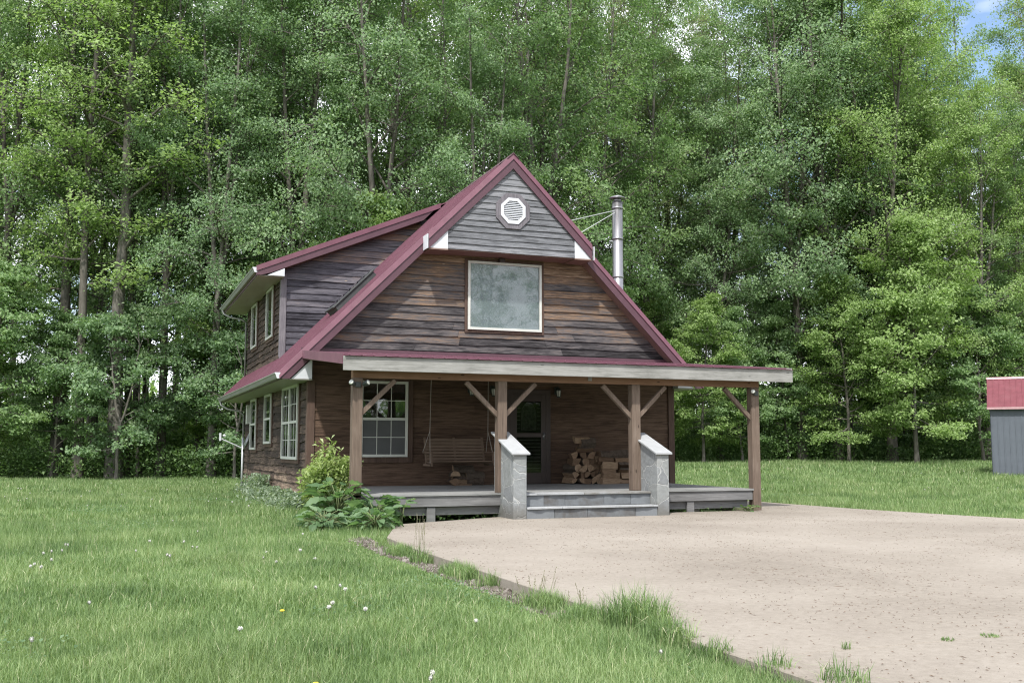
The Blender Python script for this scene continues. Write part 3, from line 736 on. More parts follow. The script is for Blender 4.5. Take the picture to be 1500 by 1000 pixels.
blocks('riser', YS+.012, 19.0, -.06, .175, M['slabdark'], [8.0, 8.7, 9.75], .002, 1)
blocks('tread', YS-.03, 18.56, .178, .212, M['slab'], [8.15, 9.3], .014, 2)
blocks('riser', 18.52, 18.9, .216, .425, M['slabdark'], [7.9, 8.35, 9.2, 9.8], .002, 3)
blocks('tread', 18.475, 18.895, .428, .466, M['slab'], [7.75, 8.75], .014, 4)

# ------------------------------------------------------------------ porch things
def lantern(x, label):
    o = tag(empty('wall_lantern', (x, YWF-.05, 2.72)), label, 'lantern', 'wall lanterns on the porch wall')
    MB().box(-.05, .05, .0, .03, -.07, .11).build('back_plate', M['lamp'], o, .006)
    b = MB(); b.tube([(0, 0, .07), (0, -.07, .12), (0, -.12, .10)], .012, 6); b.lathe([(.075, .03), (.06, .05), (.02, .09), (0, .10)], (0, -.12, 0), 6)
    b.lathe([(.045, -.15), (.055, -.14), (.055, -.125), (.0, -.12)], (0, -.12, 0), 6)
    for k in range(6): a = k*PI/3; b.bar((.046*math.cos(a), -.12+.046*math.sin(a), -.125), (.068*math.cos(a), -.12+.068*math.sin(a), .03), .008, .008, 0, (0, 1, 0))
    b.build('cage', M['lamp'], o)
    MB().lathe([(.035, -.12), (.055, .0), (.05, .028)], (0, -.12, 0), 12).build('globe', M['bulb'], o, 0, True)
    return o
lantern(8.0, 'dark carriage lantern on the porch wall above the left of the swing')
lantern(8.56, 'dark carriage lantern on the porch wall just left of the door post')
lantern(10.27, 'dark carriage lantern on the porch wall right of the front door')
def flood(x, y, z, rz, heads, label):
    o = tag(empty('floodlight', (x, y, z), rz), label, 'floodlight', 'floodlights on the porch posts')
    MB().box(-.05, .05, -.04, 0, -.05, .05).build('mount', M['lamp'], o, .005)
    for s in heads:
        h = MB().lathe([(.02, -.02), (.04, 0), (.055, .09), (.055, .11)], (s*.09, -.07, 0), 12, 0, Matrix.Rotation(R(65), 4, 'X') @ Matrix.Rotation(R(40*s), 4, 'Y')).build('lamp_head', M['lamp'], o, 0, True)
        MB().lathe([(.05, .112), (.035, .125), (.0, .13)], (s*.09, -.07, 0), 12, 0, Matrix.Rotation(R(65), 4, 'X') @ Matrix.Rotation(R(40*s), 4, 'Y')).build('lens', M['bulb'], h, 0, True)
flood(4.285, YP-.004, 2.52, 0, (-1, 1), 'twin black floodlight high on the leftmost porch post')
flood(13.085, YP-.004, 2.52, 0, (-1,), 'single floodlight high on the rightmost porch post')
# porch swing
sw = tag(empty('porch_swing', (7.45, 22.35, 1.0)), 'slatted wooden porch swing hanging on chains beside the window', 'swing')
b = MB()
for k in range(6): y = -.22+k*.085; b.box(-.72, .72, y, y+.07, -.012+.012*abs(k-3), .010+.012*abs(k-3))
b.build('seat', M['swing'], sw, .004)
b = MB()
for k in range(7):
    z = .06+k*.072; y = .29+k*.022; b.box(-.72, .72, y, y+.02, z, z+.058)
for xx in (-.7, 0, .7): b.bar((xx, .30, -.02), (xx, .47, .58), .05, .03, 0, (0, 1, 0))
b.build('backrest', M['swing'], sw, .003)
for s in (-1, 1):
    b = MB(); b.box(s*.74-.03, s*.74+.03, -.26, .40, .22, .25); b.box(s*.74-.02, s*.74+.02, -.24, -.18, -.06, .22); b.box(s*.74-.02, s*.74+.02, -.26, .36, -.07, -.02)
    b.build('armrest', M['swing'], sw, .004)
    b = MB(); apex = (s*.70, .05, .72); b.tube([(s*.77, -.22, .0), apex], .007, 5); b.tube([(s*.77, .36, .25), apex], .007, 5); b.tube([apex, (s*.69, .0, 2.05)], .007, 5)
    b.build('chain', M['rope'], sw)
# firewood
def log_mesh(seed):
    rg = random.Random(seed); L = rg.uniform(.38, .5); k = (0, 1, 2, 1, 2, 2, 1, 2, 1, 2)[seed]; r = rg.uniform(.08, .115)
    if k == 0: pr_ = [(r*math.cos(a), r*math.sin(a)) for a in [2*PI*i/9 for i in range(9)]]; bark_f = set(range(9))
    elif k == 1: pr_ = [(r*1.2*math.cos(a), r*1.2*math.sin(a)-.04) for a in [PI*i/6 for i in range(7)]]; bark_f = set(range(6))
    else: pr_ = [(0, -r)]+[(r*1.7*math.cos(a), r*1.7*math.sin(a)-r) for a in [PI*.22+PI*.52*i/4 for i in range(5)]]; bark_f = {1, 2, 3, 4}
    pr_ = [(p*rg.uniform(.9, 1.1), q*rg.uniform(.9, 1.1)) for p, q in pr_]
    b = MB(); n = len(pr_); ns = 4
    vs = []
    for j in range(ns+1):
        jx = -L/2+L*j/ns; dy, dz_ = rg.uniform(-.006, .006), rg.uniform(-.006, .006)
        vs += [(jx, p+dy, q+dz_) for p, q in pr_]
    base = len(b.v); b.v += vs
    for j in range(ns):
        for i in range(n): b.f.append((j*n+i, j*n+(i+1) % n, (j+1)*n+(i+1) % n, (j+1)*n+i)[::-1]); b.m.append(1 if i in bark_f else 0)
    b.f.append(tuple(range(n))); b.m.append(0); b.f.append(tuple(range((ns+1)*n-1, ns*n-1, -1))); b.m.append(0)
    me = bpy.data.meshes.new('firewood_log'); me.from_pydata(b.v, [], b.f); me.materials.append(M['cut']); me.materials.append(M['logbark'])
    me.polygons.foreach_set('material_index', b.m); me.update(); return me
LOGS = [log_mesh(s) for s in range(10)]
rl = random.Random(77)
def log(x, y, z, rz, k, label, group, tilt=0, roll=0):
    o = obj_from('firewood_log', LOGS[k % 10])
    if 'lengthwise' in label: o.scale = (rl.uniform(.85, 1.05), .88, .88)
    o.location = (x, y, z); o.rotation_euler = (roll, tilt, rz)
    tag(o, label, 'firewood', group)
rg = random.Random(11)
GR = 'split logs heaped by the front door'
lab_end = 'split log lying end on in the left part of the heap by the door'
lab_side = 'split log lying lengthwise in the right part of the heap by the door'
for row in range(5):                                  # end-on stack, left
    for i in range(5-(row > 2)-(row > 3)):
        log(10.42+i*.19+row*.03+rg.uniform(-.02,.02), 22.85+rg.uniform(-.05,.05), DZ+.09+row*.150, R(90)+rg.uniform(-.25,.25), rg.randrange(10), lab_end, GR, 0, rg.uniform(0,6))
for row in range(5):                                  # lengthwise, right front
    for i in range(2):
        for j in range(2):
            log(11.38+i*.47+rg.uniform(-.06,.06)-row*.03, 22.55+j*.2+rg.uniform(-.03,.03), DZ+.08+row*.122, rg.uniform(-.12,.12), rg.choice((1, 2, 3, 5, 7, 8, 9)), lab_side, GR, rg.uniform(-.05,.05), -1.57+rg.uniform(-1.1,1.1))
log(11.30, 22.62, DZ+.72, .1, 3, 'pale split log on top of the right part of the heap by the door', GR, .04, .3)
log(11.62, 22.60, DZ+.70, -.05, 6, 'split log at the right end of the top of the heap by the door', GR, -.08, 2.3)
for k, (x, z, kk) in enumerate(((10.78, .84, 4), (10.86, .98, 1), (10.70, 1.08, 7))):
    log(x, 22.75, DZ+z, .1*k-.1, kk, ['split log third from the top of the tall left peak of the heap', 'pale split log second from the top of the tall left peak of the heap', 'dark log crowning the tall left peak of the heap'][k], GR, 0, k*2.1)
for row in range(3):
    for i in range(2-(row > 1)):
        log(7.72+i*.3+rg.uniform(-.03,.03), 22.98, DZ+.085+row*.14, rg.uniform(-.12,.12), rg.randrange(10), 'split log lying in the small pile under the porch swing', 'split logs under the porch swing', 0, rg.uniform(0,6))
for row in range(2): log(7.50, 22.9, DZ+.09+row*.17, R(80), 2+row, 'log standing end on at the left of the small pile under the swing', 'end on logs under the porch swing')
# satellite dish
sd = tag(empty('satellite_dish', (3.93, 33.6, -.1)), 'small grey satellite dish on a pole at the rear corner of the cabin', 'satellite dish')
MB().tube([(0, 0, 0), (0, 0, 1.75)], .035, 10).build('pole', M['pole'], sd, 0, True)
dm = Matrix.Rotation(R(-68), 4, 'Y') @ Matrix.Rotation(R(0), 4, 'X')
b = MB(); prof = [(.0, 0), (.12, .012), (.24, .045), (.34, .095)]
b.lathe(prof, (.20, .05, 1.62), 22, 0, dm); b.build('dish', M['pole'], sd, 0, True)
b = MB(); b.tube([(.05, 0, 1.40), (-.68, -.12, 1.72)], .018, 6); b.build('arm', M['white'], sd)
b = MB(); b.box(-.74, -.68, -.16, -.10, 1.66, 1.90); b.lathe([(.0, -.02), (.035, 0), (.045, .06), (0, .065)], (-.62, -.12, 1.82), 10, 0, Matrix.Rotation(R(90), 4, 'Y')); b.build('feed_horn', M['white'], sd)
# ------------------------------------------------------------------ shed
xs, ys = 35.25, 33.65
shed = tag(empty('metal_shed', (xs, ys, 0), -YAW + R(-26)), 'grey ribbed metal shed with red roof at the right edge', 'shed')
b = MB(); b.xz([(0, .0), (7, .0), (7, 2.98), (0, 2.98)], 0, 4.2); 
b.yz([(0, 2.98), (4.2, 2.98), (2.1, 4.2)], 0, 7); b.build('wall', M['shedwall'], shed)
b = MB(); x = .03
while x < 7: b.box(x, x+.03, -.022, -.001, .0, 2.95); x += .2286
y = .1
while y < 4.2: b.box(-.022, -.001, y, y+.03, 0, 2.95); y += .2286
b.build('rib', M['shedwall'], shed)
b = MB(); b.yz([(-.18, 2.90), (2.1, 4.25), (4.38, 2.90), (4.38, 2.87), (2.1, 4.22), (-.18, 2.87)], -.12, 7.12)
x = -.1
while x < 7: b.yz([(-.185, 2.901), (2.1, 4.251), (2.1, 4.275), (-.185, 2.925)], x, x+.035); x += .2286
b.build('roof', M['shedroof'], shed)
b = MB(); b.yz([(1.95, 4.19), (2.1, 4.29), (2.25, 4.19), (2.1, 4.277)], -.13, 7.13); b.box(-.125, 7.125, -.20, -.187, 2.84, 2.93); b.build('trim', simple('pale_roof_trim', (.42,.26,.27), .5), shed)

shed.scale = (1, 1, 1.045)
# ================================================================== GROUND
n = 150
gx = np.concatenate([np.linspace(-60, 0, 50)[:-1], np.linspace(0, 12, 70)[:-1], np.linspace(12, 110, 80)])
gy = np.concatenate([np.linspace(-40, 2, 20)[:-1], np.linspace(2, 26, 80)[:-1], np.linspace(26, 130, 90)])
GX, GY = np.meshgrid(gx, gy); Z = ground_z(GX, GY)
Z = np.where((GX > 4.1) & (GX < 15.2) & (GY > 1) & (GY < 24), np.minimum(Z, -.12), Z)
Z = np.where((GX >= 15.2) & (GY < 13.5), np.minimum(Z, -.12), Z)
V = np.stack([GX, GY, Z], -1).reshape(-1, 3); nx, ny = len(gx), len(gy)
I = (np.arange(ny-1)[:, None]*nx+np.arange(nx-1)[None, :]).ravel()
F = np.stack([I, I+1, I+nx+1, I+nx], -1)
tag(obj_from('lawn', np_mesh('lawn', V, F.ravel(), np.full(len(F), 4), M['soil'], True)), kind='structure')
b = MB(); b.add([(-900, -900, -.6), (900, -900, -.6), (900, 900, -.6), (-900, 900, -.6)], [(0, 1, 2, 3)])
tag(b.build('ground', M['soil']), kind='structure')

# driveway panels
DRV = [(3.86, -3), (30, -3), (30, 11.2), (20, 12.9), (16.3, 14.6), (15.85, 16.4), (15.45, 18.6), (15.3, 20.6), (15.2, 22.2), (14.6, 22.6), (13.4, 22.6), (13.3, 18.96), (7.1, 18.96), (4.85, 17.85), (4.62, 17.4), (3.96, 15.35), (3.87, 13.5)]
def clip(poly, ax, val, keep_less):
    out = []; n = len(poly)
    ins = lambda p: (p[ax] <= val) if keep_less else (p[ax] >= val)
    for i in range(n):
        a, b_ = poly[i], poly[(i+1) % n]
        if ins(a): out.append(a)
        if ins(a) != ins(b_):
            t = (val-a[ax])/(b_[ax]-a[ax]); out.append((a[0]+t*(b_[0]-a[0]), a[1]+t*(b_[1]-a[1])))
    return out
b = MB(); xs_ = [3, 6.87, 11.4, 16.2, 31]; ys_ = [-4, 1.2, 5.76, 12.2, 18.3, 23.5]; g = .006
for i in range(4):
    for j in range(5):
        p = clip(clip(clip(clip(DRV, 0, xs_[i]+g, False), 0, xs_[i+1]-g, True), 1, ys_[j]+g, False), 1, ys_[j+1]-g, True)
        if len(p) < 3: continue
        n = len(p); b.add([(x, y, 0) for x, y in p]+[(x, y, -.15) for x, y in p], [tuple(range(n)), tuple(range(2*n-1, n-1, -1))]+[(k, k+n, (k+1) % n+n, (k+1) % n) for k in range(n)])
tag(b.build('driveway', M['conc'], None, .008), kind='structure')
def in_drive(x, y, m=0.):
    x = np.asarray(x); y = np.asarray(y)
    inside = np.zeros(x.shape, bool); n = len(DRV)
    for i in range(n):
        (xa, ya), (xb, yb) = DRV[i], DRV[(i+1) % n]
        c = ((ya > y) != (yb > y)) & (x < (xb-xa)*(y-ya)/(yb-ya+1e-12)+xa)
        inside ^= c
    return inside

# debris on the slab (maple keys, twigs)
rg = np.random.default_rng(5)
def scatter_quads(x, y, z, L, W, ang, tilt=None, rg=rg):
    c, s = np.cos(ang), np.sin(ang); n = len(x)
    dx = np.stack([c*L/2, s*L/2, rg.uniform(-.002, .004, n)], -1); dy = np.stack([-s*W/2, c*W/2, np.zeros(n)], -1)
    P = np.stack([x, y, z], -1)
    V = np.stack([P-dx, P-dy*1.0+np.array([0, 0, .004]), P+dx, P+dy], 1).reshape(-1, 3)
    return V
N = 26000
cc = 5 + 19*rg.random(N)**.8; aa = (rg.random(N)-.35)*cc*1.5; x, y = gp(aa, cc)
den = np.sin(x*1.3+np.sin(y*.9)*2)*np.sin(y*1.1+1)+rg.random(N)*1.6 > .35
k = in_drive(x, y) & den; x, y = x[k], y[k]; n = len(x)
L = rg.uniform(.010, .036, n)*(1+(rg.random(n) > .98)*2.5); W = rg.uniform(.003, .008, n)
V = scatter_quads(x, y, np.full(n, .004), L, W, rg.uniform(0, PI, n))
tag(obj_from('tree_debris', np_mesh('tree_debris', V, np.arange(4*n), np.full(n, 4), M['twig'])), 'brown maple keys and twigs strewn over the driveway', 'debris', kind='stuff')
# gravel strip along the left edge
N = 9500; y = rg.uniform(4, 16.2, N); x = 3.84-np.abs(rg.normal(0, .13, N)); z = ground_z(x, y)+.01
s = rg.uniform(.008, .022, N)*(1+(rg.random(N) > .95)*1.3); A = rg.uniform(0, PI, N)
V = []; ang = np.arange(4)*PI/2
ring_ = np.stack([np.cos(ang[None]+A[:, None])*s[:, None], np.sin(ang[None]+A[:, None])*s[:, None]*.8, np.zeros((N, 4))], -1)
P = np.stack([x, y, z], -1)
V = np.concatenate([P[:, None]+ring_, (P+np.stack([s*.2, s*.1, s*.7], -1))[:, None], (P-np.array([0, 0, .02]))[:, None]], 1).reshape(-1, 3)
base = np.arange(N)[:, None]*6; F = np.concatenate([np.stack([base[:, 0]+i, base[:, 0]+(i+1) % 4, base[:, 0]+4], -1) for i in range(4)])
tag(obj_from('gravel', np_mesh('gravel', V, F.ravel(), np.full(len(F), 3), M['gravel'])), 'loose grey gravel along the left edge of the driveway', 'gravel', kind='stuff')

def leaf_quads(P, L, W, rg, upb=1.2, outw=None, droop=.25):
    n = len(P)
    nr = rg.normal(0, .55, (n, 3)); nr[:, 2] += upb
    if outw is not None: nr += outw
    nr /= np.linalg.norm(nr, axis=1)[:, None]
    t = rg.normal(0, 1, (n, 3)); t -= (t*nr).sum(1)[:, None]*nr; t /= np.linalg.norm(t, axis=1)[:, None]
    s = np.cross(nr, t)
    L = L[:, None]; W = W[:, None]
    a = P-t*L*.5; b_ = P+s*W*.5+nr*L*.05; c = P+t*L*.5-np.array([0, 0, 1.])*L*droop; d = P-s*W*.5+nr*L*.05
    return np.stack([a, b_, c, d], 1).reshape(-1, 3)

# ------------------------------------------------------------------ GRASS
def blades(x, y, z, h, w, rg, seg=True, bend=.45):
    n = len(x); a = rg.uniform(0, 2*PI, n); l = rg.uniform(.1, bend*1.6, n)*h
    dirx, diry = np.cos(a), np.sin(a); ra = a+PI/2+rg.uniform(-.6, .6, n); px, py = np.cos(ra)*w/2, np.sin(ra)*w/2
    P = np.stack([x, y, z], -1); O = np.stack([px, py, np.zeros(n)], -1); D = np.stack([dirx, diry, np.zeros(n)], -1)
    up = np.array([0, 0, 1.])
    tip = P+D*l[:, None]+up*(h*np.sqrt(np.maximum(.15, 1-(l/h)**2)))[:, None]
    if seg:
        mid = P+D*(l*.30)[:, None]+up*(h*.55)[:, None]
        V = np.stack([P-O, P+O, mid+O*.8, mid-O*.8, tip], 1).reshape(-1, 3)
        b = np.arange(n)[:, None]*5; Q = b+np.array([0, 1, 2, 3]); T = b+np.array([3, 2, 4])
        loops = np.concatenate([Q, T], 1).ravel(); sizes = np.tile([4, 3], n)
    else:
        V = np.stack([P-O, P+O, tip], 1).reshape(-1, 3)
        loops = np.arange(3*n); sizes = np.full(n, 3)
    return V, loops, sizes
def in_house(x, y): return (x > 4.12) & (x < 13.6) & (y > 18.9) & (y < 35.1)
def lumps(x, y):
    return np.sin(x*1.7+1.1*np.sin(y*1.3))*np.sin(y*1.9+1.3*np.sin(x*.8))*.5+.5*np.sin(x*.6+2)*np.sin(y*.5+.7*np.sin(x*.4))
rg = np.random.default_rng(21)
parts = []; off = 0
for (c0, c1, dens, h0, w0, seg) in ((3.6, 8.5, 4900, .115, .0038, True), (8.5, 13, 2900, .115, .0054, True), (13, 20, 1300, .115, .0082, False), (20, 30, 560, .12, .014, False), (30, 44, 230, .13, .022, False), (44, 66, 110, .15, .034, False)):
    hw = .95 if c1 < 14 else .72
    area = hw*(c1*c1-c0*c0); N = int(area*dens)
    c = np.sqrt(rg.uniform(c0*c0, c1*c1, N)); a = rg.uniform(-hw, hw, N)*c; x, y = gp(a, c)
    k = ~in_drive(x, y) & ~in_house(x, y) & ~((x > 3.45) & (y < 15.8) & (x < 3.88) & (rg.random(N) < .6) & (y > 7.4)) & ~((x > 3.45) & (x < 3.9) & (y > 7.6) & (y < 15.4) & (rg.random(N) < .62)) & ((y > 0) | (x < 3.8))
    if c0 > 40: k &= (a > -2) | (c < 47)
    k &= ~((x > 4.9) & (x < 13.3) & (y > 17.8) & (y < 19.5))
    x, y = x[k], y[k]; n = len(x); lm = lumps(x, y)
    h = h0*1.12*(1+.5*lm)*rg.uniform(.55, 1.35, n); w = w0*rg.uniform(.6, 1.3, n); h = np.where((x > 2.6) & (x < 3.9) & (y > 7.6) & (y < 15.8), h*np.clip(1-(x-2.6)/1.0, .35, 1), h)
    V, lo, sz = blades(x, y, ground_z(x, y)-.004, h, w, rg, seg)
    parts.append((V, lo+off, sz)); off += len(V)
N = 9000; y = rg.uniform(3.2, 7.5, N); x = 3.83-np.abs(rg.normal(0, .22, N))
V, lo, sz = blades(x, y, np.maximum(ground_z(x, y), np.where(x > 3.85, -.01, -1)), np.where(y < 6.4, .8, 1)*rg.uniform(.09, .20, N), rg.uniform(.004, .006, N), rg, True)
parts.append((V, lo+off, sz))
off += len(V)
N = 16000; y = rg.uniform(7.2, 15.6, N); k = np.sin(y*2.3+1)+.8*np.sin(y*5.1)+.5*np.sin(y*11) > rg.uniform(-.1, 1.1, N); y = y[k]; N = len(y)
x = 3.88-np.abs(rg.normal(0, .12, N)); V, lo, sz = blades(x, y, ground_z(x, y), rg.uniform(.08, .21, N), rg.uniform(.004, .007, N), rg, True)
parts.append((V, lo+off, sz))
g = obj_from('grass', np_mesh('grass', np.concatenate([p[0] for p in parts]), np.concatenate([p[1] for p in parts]), np.concatenate([p[2] for p in parts]), M['grass']))
tag(g, 'long unmown green grass of the lawn', 'grass', kind='stuff')
rg = np.random.default_rng(61); N = 150000
c = np.sqrt(rg.uniform(4.8**2, 30**2, N)); a = rg.uniform(-.62, .62, N)*c; x, y = gp(a, c)
k = ~in_drive(x, y) & ~in_house(x, y) & (x < 3.4+20*(y > 24)) & (np.sin(x*1.05+1.9*np.sin(y*.43))*np.sin(y*.71+1.7*np.sin(x*.37)) > .28+.5*rg.random(N))
x, y = x[k], y[k]; n = len(x); z = ground_z(x, y)+rg.uniform(.03, .085, n); L = rg.uniform(.014, .032, n)*(1+ac(x, y)[1]*.03)
tag(obj_from('clover', np_mesh('clover', leaf_quads(np.stack([x, y, z], -1), L, L*.9, rg, 2.2), np.arange(4*n), np.full(n, 4), M['leafK'])), 'patches of low clover and broad weeds among the lawn grass', 'clover', kind='stuff')
# tall tufts along the slab edge: countable clumps
def tuft(x, y, r, n, h, w, label, seed, z=None, stalks=0):
    rg = np.random.default_rng(seed); th = rg.uniform(0, 2*PI, n); rr = r*np.sqrt(rg.random(n))
    X, Y = rr*np.cos(th), rr*np.sin(th)*1.0
    V, lo, sz = blades(X, Y, np.zeros(n), h*rg.uniform(.4, 1.15, n)*(1-.35*rr/r), np.full(n, w), rg, True, .6)
    o = obj_from('grass_tuft', np_mesh('grass_tuft', V, lo, sz, M['grass'])); o.location = (x, y, float(ground_z(x, y)) if z is None else z)
    tag(o, label, 'grass tuft')
    if stalks:
        b = MB(); hd = MB(); r2 = random.Random(seed)
        for k in range(stalks):
            b = MB()
            X, Y = r2.uniform(-r, r)*.7, r2.uniform(-r, r)*.7; H = h*r2.uniform(1.2, 1.9); lx, ly = r2.uniform(-.08, .08), r2.uniform(-.08, .08)
            b.tube([(X, Y, 0), (X+lx*.5, Y+ly*.5, H*.6), (X+lx, Y+ly, H)], [.0022, .0018, .001], 4)
            for q in range(16):
                f = .62+.38*q/16; px, py = X+lx*f, Y+ly*f; a = r2.uniform(0, 6.28); s = r2.uniform(.005, .012)
                b.add([(px, py, H*f), (px+s*math.cos(a), py+s*math.sin(a), H*f+s*1.4), (px+s*.3*math.cos(a+.6), py+s*.3*math.sin(a+.6), H*f+s*1.8)], [(0, 1, 2)])
            b.build('seed_stalk', M['seedstalk'], o)
    return o
for k, (x, y, r_, n_, h_, lab) in enumerate(((3.82, 7.15, .27, 1000, .43, 'tallest lush grass tuft spilling over the slab edge'), (3.50, 7.45, .24, 500, .25, 'grass tuft on the lawn side of the tallest lush one'),
        (3.78, 6.60, .20, 420, .28, 'lush grass tuft just in front of the tallest one'), (3.82, 6.05, .13, 130, .20, 'thin grass tuft by the bottom slab joint'), (3.90, 5.5, .12, 110, .20, 'thin grass tuft second from the bottom edge by the slab'),
        (4.02, 5.0, .15, 160, .24, 'grass tuft at the bottom edge of the picture overlapping the slab'), (3.72, 7.95, .12, 110, .18, 'short grass tuft just behind the tallest lush one'))):
    tuft(x, y, r_, n_, h_, .006, lab, 40+k, -.04)
tuft(3.78, 12.95, .13, 170, .34, .007, 'tall seeding grass tuft on the slab edge near the porch plants', 4, None, 10)
tuft(3.74, 8.9, .20, 120, .19, .006, 'low weedy tuft with thin brown stalks midway along the slab edge', 5, None, 9)
tuft(3.76, 8.1, .15, 90, .17, .006, 'low weedy tuft with few stalks near the bottom of the slab edge', 6, None, 5)
tuft(4.68, 5.78, .035, 30, .09, .005, 'tiny grass sprout in the driveway joint near the lawn', 7, 0)
tuft(5.55, 5.77, .05, 60, .035, .006, 'small weed in the driveway joint, left of the two', 8, 0)
tuft(5.95, 5.78, .07, 80, .03, .006, 'small weed in the driveway joint, nearest the right edge', 9, 0)

# ------------------------------------------------------------------ dandelions
def puff(h, r, ylw=False, seed=0):
    o = empty('dandelion')
    b = MB(); b.tube([(0, 0, 0), (.01, .005, h*.5), (.004, .012, h)], .0028, 5); b.build('stem', M['stem'], o)
    b = MB(); r2 = random.Random(seed)
    if ylw: b.lathe([(.004, h), (.02, h+.008), (.014, h+.016), (0, h+.018)], (.004, .012, 0), 10)
    else:
        b.lathe([(.002, h-r*.2), (r*.55, h+r*.1), (r*.72, h+r*.6), (r*.5, h+r*1.1), (0, h+r*1.25)], (.004, .012, 0), 10)
        for k in range(60):
            d = Vector((r2.gauss(0, 1), r2.gauss(0, 1), r2.gauss(0, 1))).normalized()*r; c = Vector((.004, .012, h+r*.6)); e = d.cross(Vector((.3, .5, .8))).normalized()*.005
            b.add([c+d*.6, c+d*1.05+e, c+d*1.05-e], [(0, 1, 2)])
    b.build('flower_head', M['yellow' if ylw else 'puff'], o, 0, False)
    return o
PIXD = [(130,885),(100,798),(60,832),(48,826),(41,828),(75,821),(215,789),(222,790),(290,775),(268,793),(282,796),(289,799),(443,778),(438,805),(548,1010),(500,860),(508,862),(540,893),(484,888),(390,805),(388,813),(350,920),(1215,1020),(634,985),(632,992),(42,942),(485,883),(460,815),(68,810),(76,808),(92,805),(96,797),(200,805),(245,812),(250,816),(405,820),(600,770),(972,948),(465,863),(700,905)]
GRP = 'dandelion clocks in the lawn'
base_p = puff(.12, .0145); base_p.location = (0, 0, 0)
protos = [base_p]
def pix_ground(px, py, z=.0):
    a = (px-750)/1500; bb = -(py-500)/1500
    fx, fy, fz = math.sin(YAW)*math.cos(PITCH), math.cos(YAW)*math.cos(PITCH), math.sin(PITCH)
    ux, uy, uz = -math.sin(YAW)*math.sin(PITCH), -math.cos(YAW)*math.sin(PITCH), math.cos(PITCH)
    d = (fx+a*RX+bb*ux, fy+a*RY+bb*uy, fz+bb*uz); t = (z-CAMH)/d[2]; return d[0]*t, d[1]*t
first = True; r2 = random.Random(4)
spots = [pix_ground(px, py, .08) for px, py in PIXD if py < 1005]
for k in range(52): a, c = r2.uniform(-.5, .02), r2.triangular(17, 42, 30); spots.append(gp(a*c, c))
for k in range(34): a, c = r2.uniform(.2, .5), r2.uniform(30, 50); spots.append(gp(a*c, c))
for (x, y) in spots:
    if in_drive(np.array(x), np.array(y)) or in_house(np.array(x), np.array(y)): continue
    o = base_p if first else copy_tree(base_p); first = False
    o.location = (x, y, float(ground_z(x, y))); s = r2.uniform(.85, 1.25); o.scale = (s, s, r2.uniform(.9, 1.3)); o.rotation_euler = (r2.uniform(-.15, .15), r2.uniform(-.15, .15), r2.uniform(0, 6))
    tag(o, 'white round dandelion seed head standing in the lawn', 'dandelion', GRP)
yp = puff(.09, .02, True); x, y = pix_ground(413, 892, .06); yp.location = (x, y, float(ground_z(x, y))); tag(yp, 'yellow dandelion flower low in the lawn left of the slab', 'dandelion')
yp2 = copy_tree(yp); x, y = pix_ground(462, 997, .06); yp2.location = (x, y, float(ground_z(x, y))); tag(yp2, 'yellow dandelion flower at the bottom edge of the lawn', 'dandelion')

